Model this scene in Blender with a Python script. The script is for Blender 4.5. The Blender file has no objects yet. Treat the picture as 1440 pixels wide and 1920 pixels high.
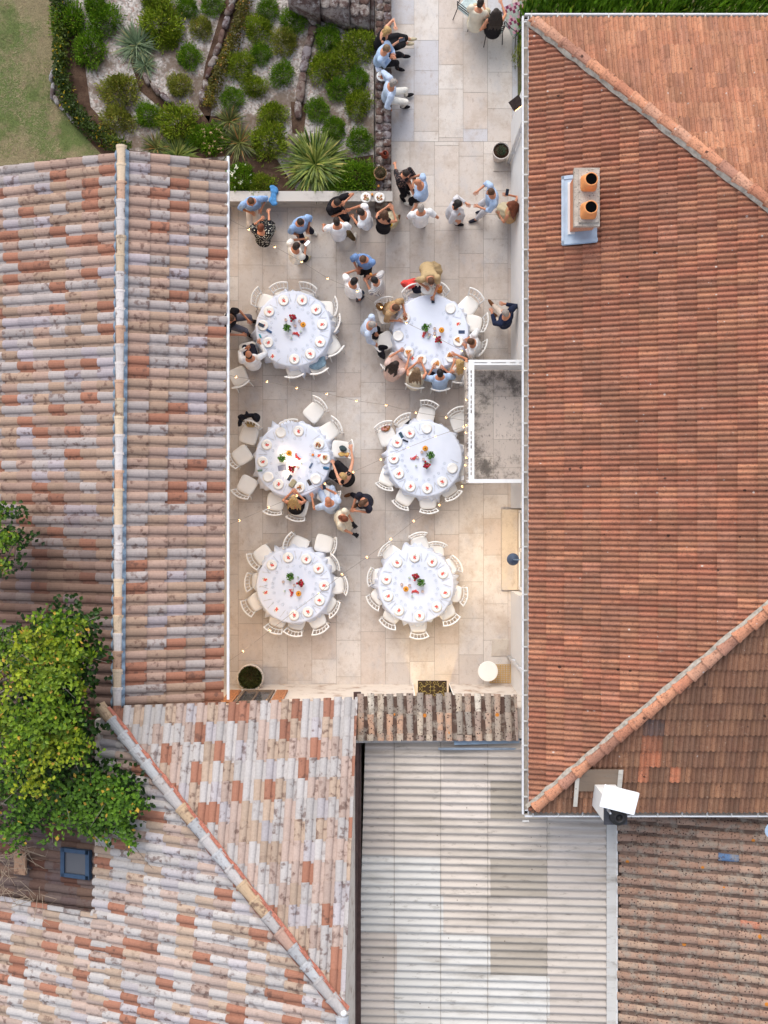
import bpy, bmesh, math, random
import numpy as np
from mathutils import Vector, Matrix
R = math.radians
sc = bpy.context.scene
COL = sc.collection
random.seed(7)

# ------------------------------------------------------------------ camera, sky, sun, exposure
CAM_H, FPX = 24.0, 1824.0            # height of the drone; focal length in photo pixels (1920 tall)
cam = bpy.data.cameras.new('camera'); cam_o = bpy.data.objects.new('camera', cam); COL.objects.link(cam_o)
cam_o.location = (0, 0, CAM_H); cam_o.rotation_euler = (0, 0, 0)
cam.sensor_fit = 'VERTICAL'; cam.sensor_height = 36.0; cam.lens = 36.0 * FPX / 1920.0
cam.clip_start = 0.1; cam.clip_end = 2000
sc.camera = cam_o
SUN_EL, SUN_AZ = R(44), R(-14)
wd = bpy.data.worlds.new('World'); sc.world = wd; wd.use_nodes = True
nt = wd.node_tree; nt.nodes.clear()
sky = nt.nodes.new('ShaderNodeTexSky'); sky.sky_type = 'NISHITA'; sky.sun_disc = False
sky.sun_elevation = SUN_EL; sky.sun_rotation = SUN_AZ; sky.air_density = 1.0; sky.dust_density = 2.0; sky.ozone_density = 1.0
hsv = nt.nodes.new('ShaderNodeHueSaturation'); hsv.inputs['Saturation'].default_value = 0.5
bg = nt.nodes.new('ShaderNodeBackground'); bg.inputs['Strength'].default_value = 0.14
wo = nt.nodes.new('ShaderNodeOutputWorld')
nt.links.new(sky.outputs[0], hsv.inputs['Color']); nt.links.new(hsv.outputs[0], bg.inputs['Color']); nt.links.new(bg.outputs[0], wo.inputs[0])
sl = bpy.data.lights.new('sun', 'SUN'); sl.energy = 1.05; sl.angle = R(52); sl.color = (1.0, 0.95, 0.88)
so = bpy.data.objects.new('sun', sl); COL.objects.link(so)
so.rotation_euler = (-(math.pi / 2 - SUN_EL), 0, -SUN_AZ); so.location = (0, 10, 30)
sc.view_settings.view_transform = 'Standard'; sc.view_settings.look = 'None'
sc.view_settings.exposure = 0.84; sc.view_settings.gamma = 1.0
sc.cycles.max_bounces = 6; sc.cycles.transparent_max_bounces = 32
sc.cycles.use_denoising = True

# ------------------------------------------------------------------ helpers
def W(px, py, z=0.0):
    k = (CAM_H - z) / FPX
    return Vector(((px - 720) * k, (960 - py) * k, z))
def lin(c):
    return tuple((x / 12.92 if x <= .04045 else ((x + .055) / 1.055) ** 2.4) for x in c)
def S(r, g, b, k=1.0):
    return tuple(min(1, v * k) for v in lin((r / 255, g / 255, b / 255)))
def mixc(a, b, t): return tuple(x + (y - x) * t for x, y in zip(a, b))

class MB:
    def __init__(s):
        s.v = []; s.f = []; s.c = []; s.m = []; s.t = (1, 1, 1, 1); s.mi = 0
    def tint(s, c, a=None):
        s.t = (c[0], c[1], c[2], random.random() if a is None else a); return s
    def add(s, vs, fs):
        o = len(s.v); s.v.extend([tuple(p) for p in vs])
        for f in fs:
            s.f.append([i + o for i in f]); s.c.append(s.t); s.m.append(s.mi)
    def box(s, c, d, rz=0.0, tilt=None):
        x, y, z = d[0] / 2, d[1] / 2, d[2] / 2
        M = Matrix.Rotation(rz, 3, 'Z')
        if tilt is not None: M = M @ tilt
        vs = [Vector(c) + M @ Vector((a * x, b * y, e * z)) for a in (-1, 1) for b in (-1, 1) for e in (-1, 1)]
        s.add(vs, [(0, 1, 3, 2), (4, 6, 7, 5), (0, 4, 5, 1), (2, 3, 7, 6), (0, 2, 6, 4), (1, 5, 7, 3)])
    def bbox(s, c, d, b=.01, rz=0.0):           # box with chamfered vertical corners and top edge
        x, y, z = d[0] / 2, d[1] / 2, d[2] / 2
        def ring(i, zz):
            X, Y = x - i, y - i
            return [(X - b, -Y, zz), (X, -Y + b, zz), (X, Y - b, zz), (X - b, Y, zz), (-X + b, Y, zz), (-X, Y - b, zz), (-X, -Y + b, zz), (-X + b, -Y, zz)]
        M = Matrix.Rotation(rz, 3, 'Z')
        s.loft([[Vector(c) + M @ Vector(p) for p in r] for r in (ring(0, -z), ring(0, z - b), ring(b, z))])
    def loft(s, rings, cap0=True, cap1=True, closed=True):
        n = len(rings[0]); vs = [p for r in rings for p in r]; fs = []
        for k in range(len(rings) - 1):
            for i in range(n if closed else n - 1):
                j = (i + 1) % n
                fs.append((k * n + i, k * n + j, (k + 1) * n + j, (k + 1) * n + i))
        if cap0: fs.append(tuple(range(n - 1, -1, -1)))
        if cap1: fs.append(tuple(range((len(rings) - 1) * n, len(rings) * n)))
        s.add(vs, fs)
    def tube(s, path, rad, n=8, rnd=False, cap=True):
        P = [Vector(p) for p in path]
        if not hasattr(rad, '__len__'): rad = [rad] * len(P)
        rad = list(rad)
        if rnd:
            d0 = (P[0] - P[1]).normalized(); d1 = (P[-1] - P[-2]).normalized(); a, b = rad[0], rad[-1]
            pre = [(P[0] + d0 * a * .98, a * .2), (P[0] + d0 * a * .7, a * .71)]
            post = [(P[-1] + d1 * b * .7, b * .71), (P[-1] + d1 * b * .98, b * .2)]
            rad = [q[1] for q in pre] + rad + [q[1] for q in post]
            P = [q[0] for q in pre] + P + [q[0] for q in post]
        rings = []; up = None
        for i, p in enumerate(P):
            t = (P[min(i + 1, len(P) - 1)] - P[max(i - 1, 0)])
            t = t.normalized() if t.length > 1e-9 else Vector((0, 0, 1))
            if up is None:
                up = Vector((0, 0, 1)) if abs(t.z) < .9 else Vector((0, 1, 0))
            a = t.cross(up)
            if a.length < 1e-4: a = t.cross(Vector((1, 0, 0)))
            a.normalize(); b = t.cross(a).normalized(); up = -b
            rings.append([p + (a * math.cos(2 * math.pi * k / n) + b * math.sin(2 * math.pi * k / n)) * rad[i] for k in range(n)])
        s.loft(rings, cap, cap)
    def lathe(s, prof, n=24, c=(0, 0, 0), fr=None):
        rings = [[(c[0] + r * (fr(2 * math.pi * k / n) if fr else 1) * math.cos(2 * math.pi * k / n), c[1] + r * (fr(2 * math.pi * k / n) if fr else 1) * math.sin(2 * math.pi * k / n), c[2] + z) for k in range(n)] for r, z in prof]
        s.loft(rings)
    def ell(s, c, r, n=10, m=6, M=None):
        c = Vector(c); rings = []
        for j in range(1, m):
            a = -math.pi / 2 + math.pi * j / m
            ring = []
            for k in range(n):
                q = Vector((r[0] * math.cos(a) * math.cos(2 * math.pi * k / n), r[1] * math.cos(a) * math.sin(2 * math.pi * k / n), r[2] * math.sin(a)))
                ring.append(c + (M @ q if M else q))
            rings.append(ring)
        d = Vector((0, 0, r[2])); d = M @ d if M else d
        vs = [p for q in rings for p in q] + [c - d, c + d]; fs = []; L = len(rings)
        for k in range(L - 1):
            for i in range(n):
                j = (i + 1) % n; fs.append((k * n + i, k * n + j, (k + 1) * n + j, (k + 1) * n + i))
        for i in range(n):
            j = (i + 1) % n; fs.append((L * n, j, i)); fs.append((L * n + 1, (L - 1) * n + i, (L - 1) * n + j))
        s.add(vs, fs)
    def prism(s, poly, z0, z1):
        s.loft([[(p[0], p[1], z0) for p in poly], [(p[0], p[1], z1) for p in poly]])
    def leaf(s, p, d, ln, w, up=None, bend=.25):
        d = Vector(d).normalized(); p = Vector(p)
        u = Vector(up) if up else Vector((random.gauss(0, 1), random.gauss(0, 1), random.gauss(0, 1) + .6))
        a = d.cross(u)
        if a.length < 1e-3: a = d.cross(Vector((1, .3, .1)))
        a.normalize(); n = a.cross(d)
        s.add([p, p + d * ln * .5 + a * w * .5 + n * ln * bend * .3, p + d * ln - n * ln * bend * .2, p + d * ln * .5 - a * w * .5 + n * ln * bend * .3], [(0, 1, 2, 3)])
    def blade(s, p, d, ln, w, droop=.5, seg=4):  # long strap leaf
        d = Vector(d).normalized(); p = Vector(p); side = d.cross(Vector((0, 0, 1)))
        if side.length < 1e-3: side = Vector((1, 0, 0))
        side.normalize(); vs = []; q = p.copy(); dd = d.copy()
        for i in range(seg + 1):
            t = i / seg; ww = w * (1 - t ** 2 * .95) * .5
            vs += [q + side * ww, q - side * ww]
            q = q + dd * ln / seg; dd = (dd + Vector((0, 0, -droop / seg * (1 + t)))).normalized()
        s.add(vs, [(2 * i, 2 * i + 1, 2 * i + 3, 2 * i + 2) for i in range(seg)])
    def mesh(s, name, mats, smooth=True):
        me = bpy.data.meshes.new(name); me.from_pydata(s.v, [], s.f); me.update()
        at = me.attributes.new('tint', 'FLOAT_COLOR', 'FACE')
        at.data.foreach_set('color', np.array(s.c, dtype=np.float32).ravel())
        if not isinstance(mats, (list, tuple)): mats = [mats]
        for m in mats: me.materials.append(m)
        if len(mats) > 1: me.polygons.foreach_set('material_index', np.array(s.m, dtype=np.int32))
        me.polygons.foreach_set('use_smooth', np.full(len(me.polygons), smooth))
        return me
    def build(s, name, mats, parent=None, smooth=False, world=False):
        return link(name, s.mesh(name, mats, smooth), parent, world)

def link(name, me, parent=None, world=False):
    o = bpy.data.objects.new(name, me); COL.objects.link(o)
    if parent is not None:
        o.parent = parent
        if world: o.location = -world_loc(parent)
    return o
def world_loc(o):
    v = Vector(o.location)
    while o.parent: o = o.parent; v += Vector(o.location)
    return v
def tag(o, label=None, cat=None, group=None, kind=None):
    if label: o['label'] = label
    if cat: o['category'] = cat
    if group: o['group'] = group
    if kind: o['kind'] = kind
    return o
def thing(name, label, cat, loc=(0, 0, 0), rz=0.0, group=None):
    o = bpy.data.objects.new(name, None); COL.objects.link(o); o.empty_display_size = .1
    o.location = loc; o.rotation_euler = (0, 0, rz)
    return tag(o, label, cat, group)
def dup(o, loc=None, rz=None, label=None, group=None, parent=None, scale=None):
    c = o.copy(); COL.objects.link(c)
    if parent is not None: c.parent = parent
    if loc is not None: c.location = loc
    if rz is not None: c.rotation_euler = (0, 0, rz)
    if scale is not None: c.scale = (scale,) * 3 if not hasattr(scale, '__len__') else scale
    if label: c['label'] = label
    if group: c['group'] = group
    for ch in list(o.children): dup(ch, parent=c)
    return c
_used = set()
def spawn(proto, loc, rz, label, group=None, scale=None, cat=None):      # first call uses the prototype itself
    if proto.name not in _used:
        _used.add(proto.name); o = proto
        o.location = loc; o.rotation_euler = (0, 0, rz)
        if scale is not None: o.scale = (scale,) * 3 if not hasattr(scale, '__len__') else scale
    else:
        o = dup(proto, loc, rz, None, None, None, scale)
    return tag(o, label, cat, group)
def fuse(mb, voxel, name, mat, sm=4):
    me = mb.mesh(name, mat); o = bpy.data.objects.new('tmp', me); COL.objects.link(o)
    m = o.modifiers.new('r', 'REMESH'); m.mode = 'VOXEL'; m.voxel_size = voxel; m.use_smooth_shade = True
    if sm:
        q = o.modifiers.new('s', 'SMOOTH'); q.factor = .5; q.iterations = sm
    dg = bpy.context.evaluated_depsgraph_get(); dg.update()
    out = bpy.data.meshes.new_from_object(o.evaluated_get(dg)); out.name = name
    if not out.materials: out.materials.append(mat)
    bpy.data.objects.remove(o); bpy.data.meshes.remove(me)
    return out
def clip(mb, planes, name, mats, parent=None, world=True, smooth=False):
    me = mb.mesh(name, mats, smooth); bm = bmesh.new(); bm.from_mesh(me)
    for co, no in planes:                                               # keeps the side the normal points away from
        bmesh.ops.bisect_plane(bm, geom=bm.verts[:] + bm.edges[:] + bm.faces[:], plane_co=co, plane_no=no, clear_outer=True)
    bm.to_mesh(me); bm.free()
    return link(name, me, parent, world)

# ------------------------------------------------------------------ materials
class NT:
    def __init__(s, name):
        s.m = bpy.data.materials.new(name); s.m.use_nodes = True; s.t = s.m.node_tree; s.t.nodes.clear()
        s.out = s.t.nodes.new('ShaderNodeOutputMaterial'); s.b = s.t.nodes.new('ShaderNodeBsdfPrincipled')
        s.t.links.new(s.b.outputs[0], s.out.inputs[0]); s.co = None
    def n(s, kind, **kw):
        x = s.t.nodes.new(kind)
        for k, v in kw.items(): setattr(x, k, v)
        return x
    def l(s, a, b): s.t.links.new(a, b)
    def coord(s):
        if s.co is None: s.co = s.n('ShaderNodeTexCoord').outputs['Object']
        return s.co
    def scaled(s, v, off=None):
        m = s.n('ShaderNodeMapping'); m.inputs['Scale'].default_value = v; s.l(s.coord(), m.inputs['Vector'])
        if off is not None: s.l(off, m.inputs['Location'])
        return m.outputs[0]
    def noise(s, scale, detail=4, rough=.55, vec=None):
        x = s.n('ShaderNodeTexNoise'); x.inputs['Scale'].default_value = scale; x.inputs['Detail'].default_value = detail; x.inputs['Roughness'].default_value = rough
        s.l(vec if vec is not None else s.coord(), x.inputs['Vector']); return x.outputs[0]
    def vor(s, scale, vec=None, out='Distance', feat='F1'):
        x = s.n('ShaderNodeTexVoronoi'); x.feature = feat; x.inputs['Scale'].default_value = scale
        s.l(vec if vec is not None else s.coord(), x.inputs['Vector']); return x
    def ramp(s, v, a, b, lo=0.0, hi=1.0):
        x = s.n('ShaderNodeMapRange'); x.interpolation_type = 'SMOOTHSTEP'
        for k, q in (('From Min', a), ('From Max', b), ('To Min', lo), ('To Max', hi)): x.inputs[k].default_value = q
        s.l(v, x.inputs['Value']); return x.outputs[0]
    def math(s, op, a, b):
        x = s.n('ShaderNodeMath', operation=op)
        for i, q in enumerate((a, b)):
            if isinstance(q, (int, float)): x.inputs[i].default_value = q
            else: s.l(q, x.inputs[i])
        return x.outputs[0]
    def mix(s, f, a, b, blend='MIX'):
        x = s.n('ShaderNodeMix'); x.data_type = 'RGBA'; x.blend_type = blend
        for i, q in ((0, f), (6, a), (7, b)):
            if isinstance(q, (int, float)): x.inputs[i].default_value = q
            elif isinstance(q, tuple): x.inputs[i].default_value = (q[0], q[1], q[2], 1)
            else: s.l(q, x.inputs[i])
        return x.outputs[2]
    def attr(s):
        a = s.n('ShaderNodeAttribute'); a.attribute_name = 'tint'; return a
    def grey(s, v, amt):                        # multiply factor 1-amt..1+amt from a 0..1 value
        x = s.n('ShaderNodeCombineColor'); r = s.ramp(v, .25, .75, 1 - amt, 1 + amt)
        for i in range(3): s.l(r, x.inputs[i])
        return x.outputs[0]
    def fin(s, col, rough=.7, spec=.3, bump=None, bs=.3, bd=.01, metal=0.0):
        if isinstance(col, tuple): s.b.inputs['Base Color'].default_value = (*col[:3], 1)
        else: s.l(col, s.b.inputs['Base Color'])
        s.b.inputs['Roughness'].default_value = rough; s.b.inputs['Specular IOR Level'].default_value = spec; s.b.inputs['Metallic'].default_value = metal
        if bump is not None:
            b = s.n('ShaderNodeBump'); b.inputs['Strength'].default_value = bs; b.inputs['Distance'].default_value = bd
            s.l(bump, b.inputs['Height']); s.l(b.outputs[0], s.b.inputs['Normal'])
        return s.m
_mc = {}
def mat(name, col=None, rough=.7, spec=.3, var=.1, scale=9.0, bump=0.0, bscale=60.0, metal=0.0):
    if name in _mc: return _mc[name]
    t = NT(name); base = t.attr().outputs['Color'] if col is None else col
    c = t.mix(1.0, base, t.grey(t.noise(scale, 5), var), 'MULTIPLY') if var else base
    h = t.noise(bscale, 4) if bump else None
    _mc[name] = t.fin(c, rough, spec, h, bump, .01, metal)
    return _mc[name]
def emit(name, col, strength):
    if name in _mc: return _mc[name]
    t = NT(name); t.fin(col, .5, .2); t.b.inputs['Emission Color'].default_value = (*col[:3], 1); t.b.inputs['Emission Strength'].default_value = strength
    _mc[name] = t.m; return t.m

def m_new_tile():
    t = NT('aged_canal_tile'); a = t.attr()
    off = t.n('ShaderNodeCombineXYZ'); k = t.math('MULTIPLY', a.outputs['Alpha'], 91.0)
    t.l(k, off.inputs[0]); t.l(k, off.inputs[1])
    n1 = t.noise(7.5, 3, .55, t.scaled((1, 1, 1), off.outputs[0]))
    gate = t.ramp(a.outputs['Alpha'], .2, .6)
    sm = t.math('MULTIPLY', t.ramp(n1, .51, .68), gate)
    c = t.mix(t.math('MULTIPLY', sm, .72), a.outputs['Color'], S(96, 70, 62))
    c = t.mix(1.0, c, t.grey(t.noise(24, 5), .08), 'MULTIPLY')
    return t.fin(c, .85, .2, t.noise(140, 3), .15, .004)
def m_roman():
    t = NT('weathered_terracotta'); a = t.attr()
    c = t.mix(t.ramp(t.noise(.8, 6, .65), .40, .70, 0, .55), a.outputs['Color'], S(134, 96, 78))
    c = t.mix(t.ramp(t.noise(7, 5, .7), .50, .68, 0, .55), c, S(120, 82, 66))
    c = t.mix(t.ramp(t.noise(28, 4, .75), .53, .66, 0, .75), c, S(104, 76, 64))
    c = t.mix(t.ramp(t.noise(16, 4, .7), .60, .72, 0, .5), c, S(176, 158, 142))
    v = t.vor(8.0); g = t.n('ShaderNodeSeparateColor'); t.l(v.outputs['Color'], g.inputs[0])
    w = t.math('MULTIPLY', t.math('LESS_THAN', v.outputs['Distance'], t.math('MULTIPLY', g.outputs[1], .2)), t.math('GREATER_THAN', g.outputs[0], .86))
    c = t.mix(t.math('MULTIPLY', w, .8), c, S(196, 186, 178))
    v2 = t.vor(4.6); g2 = t.n('ShaderNodeSeparateColor'); t.l(v2.outputs['Color'], g2.inputs[0])
    d = t.math('MULTIPLY', t.math('LESS_THAN', t.math('ADD', v2.outputs['Distance'], t.math('MULTIPLY', t.noise(30, 2), .12)), t.math('ADD', .1, t.math('MULTIPLY', g2.outputs[0], .12))), t.math('GREATER_THAN', g2.outputs[1], .84))
    c = t.mix(t.math('MULTIPLY', d, .85), c, S(62, 44, 40))
    c = t.mix(1.0, c, t.grey(t.noise(60, 3), .1), 'MULTIPLY')
    return t.fin(c, .9, .15, t.noise(160, 3), .2, .004)
def m_lichen():
    t = NT('lichen_covered_tile'); a = t.attr()
    c = t.mix(t.ramp(t.noise(5, 5, .65), .45, .65, 0, .75), a.outputs['Color'], S(150, 140, 128))
    c = t.mix(t.ramp(t.noise(21, 5, .7), .52, .66, 0, .8), c, S(84, 66, 58))
    v = t.vor(16.0); g = t.n('ShaderNodeSeparateColor'); t.l(v.outputs['Color'], g.inputs[0])
    d = t.math('MULTIPLY', t.math('LESS_THAN', t.math('ADD', v.outputs['Distance'], t.math('MULTIPLY', t.noise(40, 2), .2)), .36), t.math('GREATER_THAN', g.outputs[0], .6))
    c = t.mix(t.math('MULTIPLY', d, .9), c, S(58, 40, 38))
    v2 = t.vor(3.0); g2 = t.n('ShaderNodeSeparateColor'); t.l(v2.outputs['Color'], g2.inputs[0])
    d2 = t.math('MULTIPLY', t.math('LESS_THAN', v2.outputs['Distance'], .13), t.math('GREATER_THAN', g2.outputs[1], .8))
    c = t.mix(d2, c, S(190, 120, 50))
    return t.fin(c, .92, .12, t.noise(90, 4), .5, .006)
def m_cement():
    t = NT('fibre_cement_sheet'); a = t.attr()
    lo = t.noise(1.6, 6, .62, t.scaled((.45, 2.6, 1)))
    c = t.mix(t.ramp(lo, .46, .74, 0, .55), a.outputs['Color'], S(140, 132, 122))
    c = t.mix(t.ramp(t.noise(9, 5, .7, t.scaled((.35, 1, 1))), .56, .72, 0, .5), c, S(104, 96, 88))
    v = t.vor(5.0); g = t.n('ShaderNodeSeparateColor'); t.l(v.outputs['Color'], g.inputs[0])
    d = t.math('MULTIPLY', t.math('LESS_THAN', v.outputs['Distance'], .07), t.math('GREATER_THAN', g.outputs[0], .7))
    c = t.mix(t.math('MULTIPLY', d, .8), c, S(88, 74, 64))
    return t.fin(c, .85, .2, t.noise(120, 3), .15, .004)
def m_paving():
    t = NT('travertine_paving'); a = t.attr()
    c = t.mix(t.ramp(t.noise(1.3, 7, .72), .44, .70, 0, .6), a.outputs['Color'], S(174, 156, 140))
    c = t.mix(t.ramp(t.noise(2.6, 6, .68, t.scaled((1, .6, 1))), .48, .72, 0, .55), c, S(184, 180, 180))
    c = t.mix(t.ramp(t.noise(9, 6, .75, t.scaled((1, .55, 1))), .52, .72, 0, .5), c, S(160, 138, 120))
    c = t.mix(t.ramp(t.noise(5, 6, .75), .60, .74, 0, .6), c, S(224, 216, 206))
    c = t.mix(t.ramp(t.noise(34, 4, .75), .58, .70, 0, .55), c, S(128, 112, 100))
    return t.fin(c, .8, .25, t.noise(60, 4), .15, .004)
def m_stained():
    t = NT('black_stained_stone'); a = t.attr()
    c = t.mix(t.ramp(t.noise(1.6, 8, .78), .46, .64, 0, .85), a.outputs['Color'], S(86, 80, 76))
    c = t.mix(t.ramp(t.noise(22, 5, .7, t.scaled((1, .5, 1))), .56, .68, 0, .7), c, S(80, 74, 72))
    return t.fin(c, .85, .2, t.noise(60, 4), .2, .004)
def m_gravel():
    t = NT('pale_gravel'); v = t.vor(24.0); g = t.n('ShaderNodeSeparateColor'); t.l(v.outputs['Color'], g.inputs[0])
    c = t.mix(g.outputs[0], S(132, 124, 118), S(198, 190, 184))
    c = t.mix(t.ramp(g.outputs[1], .8, .95, 0, .6), c, S(150, 116, 104))
    c = t.mix(t.ramp(t.noise(1.3, 5, .65), .46, .62, 0, .85), c, S(104, 88, 74))
    return t.fin(c, .9, .15, v.outputs['Distance'], -1.0, .03)
def m_lawn():
    t = NT('dry_lawn')
    c = t.mix(t.ramp(t.noise(.7, 5, .65), .45, .62), S(140, 128, 98), S(100, 112, 66))
    c = t.mix(t.ramp(t.noise(3.3, 4, .7), .5, .7, 0, .7), c, S(140, 120, 98))
    c = t.mix(1.0, c, t.grey(t.noise(45, 4, .8), .4), 'MULTIPLY')
    return t.fin(c, .95, .1, t.noise(60, 5, .8), .8, .03)
def m_rock(name, a, b, c3, sc_=5.0):
    t = NT(name)
    c = t.mix(t.ramp(t.noise(sc_, 6, .65), .38, .62), a, b)
    c = t.mix(t.ramp(t.noise(sc_ * 4, 5, .7), .52, .66, 0, .8), c, c3)
    return t.fin(c, .92, .15, t.noise(sc_ * 6, 6, .7), .7, .02)
def m_plaster(name, a, b, amt=.35, sc_=1.2):
    t = NT(name); c = t.mix(t.ramp(t.noise(sc_, 6, .65), .48, .72, 0, amt), a, b)
    return t.fin(c, .85, .2, t.noise(70, 4), .2, .004)
def m_leaf(name, gloss=.5):
    t = NT(name); a = t.attr()
    c = t.mix(1.0, a.outputs['Color'], t.grey(t.noise(3.0, 3), .25), 'MULTIPLY')
    t.fin(c, gloss, .35); tr = t.n('ShaderNodeBsdfTranslucent'); t.l(c, tr.inputs['Color'])
    ms = t.n('ShaderNodeMixShader'); ms.inputs[0].default_value = .25
    t.l(t.b.outputs[0], ms.inputs[1]); t.l(tr.outputs[0], ms.inputs[2]); t.l(ms.outputs[0], t.out.inputs[0])
    return t.m
def m_glass():
    t = NT('clear_glass'); tr = t.n('ShaderNodeBsdfTransparent'); tr.inputs[0].default_value = (.985, .99, .995, 1)
    gl = t.n('ShaderNodeBsdfGlossy'); gl.inputs['Roughness'].default_value = .08
    fr = t.n('ShaderNodeFresnel'); fr.inputs[0].default_value = 1.5
    ms = t.n('ShaderNodeMixShader'); t.l(t.math('MULTIPLY', fr.outputs[0], .16), ms.inputs[0]); t.l(tr.outputs[0], ms.inputs[1]); t.l(gl.outputs[0], ms.inputs[2]); t.l(ms.outputs[0], t.out.inputs[0])
    return t.m
def m_pattern(name, kind, a, b, scale):
    t = NT(name)
    if kind == 'dots':
        f = t.math('LESS_THAN', t.vor(scale).outputs['Distance'], .3)
    elif kind == 'stripes':
        w = t.n('ShaderNodeTexWave'); w.inputs['Scale'].default_value = scale; w.inputs['Distortion'].default_value = .3; t.l(t.coord(), w.inputs[0]); f = t.ramp(w.outputs[1], .45, .55)
    else:
        f = t.ramp(t.noise(scale, 3, .6), .55, .62)
    return t.fin(t.mix(f, a, b), .85, .15)
NEWT, ROM, LICH, CEM, PAV, STAIN = m_new_tile(), m_roman(), m_lichen(), m_cement(), m_paving(), m_stained()
GRAV, LAWN = m_gravel(), m_lawn()
ROCK = m_rock('mossy_garden_stone', S(124, 112, 104), S(160, 154, 150), S(78, 60, 54))
RENDER_W = m_plaster('white_render', S(226, 224, 222), S(200, 194, 190), .3)
RENDER_C = m_plaster('cracked_lime_render', S(214, 204, 194), S(150, 118, 96), .8, 3.0)
CONC = m_plaster('grey_coping', S(190, 184, 178), S(140, 132, 126), .6, 3.0)
WHITE = mat('white_paint', S(232, 232, 232), .45, .4, .03)
LEAF = m_leaf('leaf'); GLASS = m_glass()
SOIL = m_rock('dark_soil', S(70, 52, 42), S(96, 76, 62), S(46, 34, 28), 4.0)
STEEL = mat('steel', S(196, 198, 204), .35, .6, .05, metal=.25)
DARKM = mat('dark_metal', S(48, 46, 48), .5, .4, .1)
# ------------------------------------------------------------------ setting: ground, paving, garden ground
g = MB(); g.add([(-400, -400, -.03), (400, -400, -.03), (400, 400, -.03), (-400, 400, -.03)], [(0, 1, 2, 3)])
tag(g.build('ground', LAWN), kind='structure')
pv = MB(); rnd = random.Random(3)
pv.tint(S(140, 127, 116)); pv.add([(-4.7, -4.75, -.006), (3.3, -4.75, -.006), (3.3, 14.2, -.006), (-4.7, 14.2, -.006)], [(0, 1, 2, 3)])
def slabs(x0, x1, y0, y1, off, blue):
    x = x0 - ((x0 - off) % .605)
    while x < x1:
        y = y0 - rnd.random() * .8
        while y < y1:
            ln = rnd.choice([.6, .6, .75, .9, .9, 1.2, 1.2, 1.5]); a, b = max(y, y0), min(y + ln, y1); l, r = max(x, x0), min(x + .605, x1)
            if b - a > .03 and r - l > .03:
                c = rnd.choice([S(204, 193, 184), S(208, 199, 191), S(199, 189, 181), S(203, 190, 180), S(211, 203, 196)])
                if blue and rnd.random() < .4: c = mixc(c, S(190, 192, 200), .7)
                e = .0035; z = rnd.uniform(0, .002)
                pv.tint(c, rnd.random()); pv.add([(l + e, a + e, z), (r - e, a + e, z), (r - e, b - e, z), (l + e, b - e, z)], [(0, 1, 2, 3)])
            y += ln
        x += .605
slabs(-4.7, 3.3, -4.75, 9.14, .034, False)
slabs(-4.7, 3.3, 9.14, 14.2, .137, True)
tag(pv.build('courtyard_paving', PAV), kind='structure')
def poly(pts, z): return [W(x, y, z)[:2] for x, y in pts]
GZ = .36
gb = MB(); gb.prism(poly([(-260, -140), (701, -140), (701, 362), (425, 364), (425, 420), (-260, 420)], GZ)[::-1], -.02, GZ)
tag(gb.build('gravel_bed', GRAV), kind='structure')
def sheet(name, m, pts, z):
    p = poly(pts, z); q = MB(); q.add([(x, y, z) for x, y in p], [tuple(range(len(p)))[::-1]])
    return tag(q.build(name, m), kind='structure')
sheet('lawn', LAWN, [(-260, -140), (112, -140), (106, 10), (114, 60), (106, 110), (98, 150), (102, 185), (128, 215), (152, 248), (184, 270), (215, 282), (215, 330), (-260, 330)], GZ + .006)
for pts in ([(116, 40), (150, 20), (160, 130), (170, 200), (215, 250), (240, 300), (200, 300), (140, 235), (118, 180)],
            [(240, 100), (262, 96), (272, 140), (330, 205), (312, 212), (262, 170)], [(440, -60), (468, -60), (410, 130), (392, 230), (372, 200), (385, 120)],
            [(430, 250), (520, 300), (560, 364), (430, 364)], [(640, 300), (700, 290), (700, 362), (600, 362)], [(545, 190), (575, 195), (570, 250), (548, 250)],
            [(360, 215), (440, 220), (450, 290), (350, 300), (300, 250)]):
    sheet('garden_soil', SOIL, pts, GZ + .01)

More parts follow.
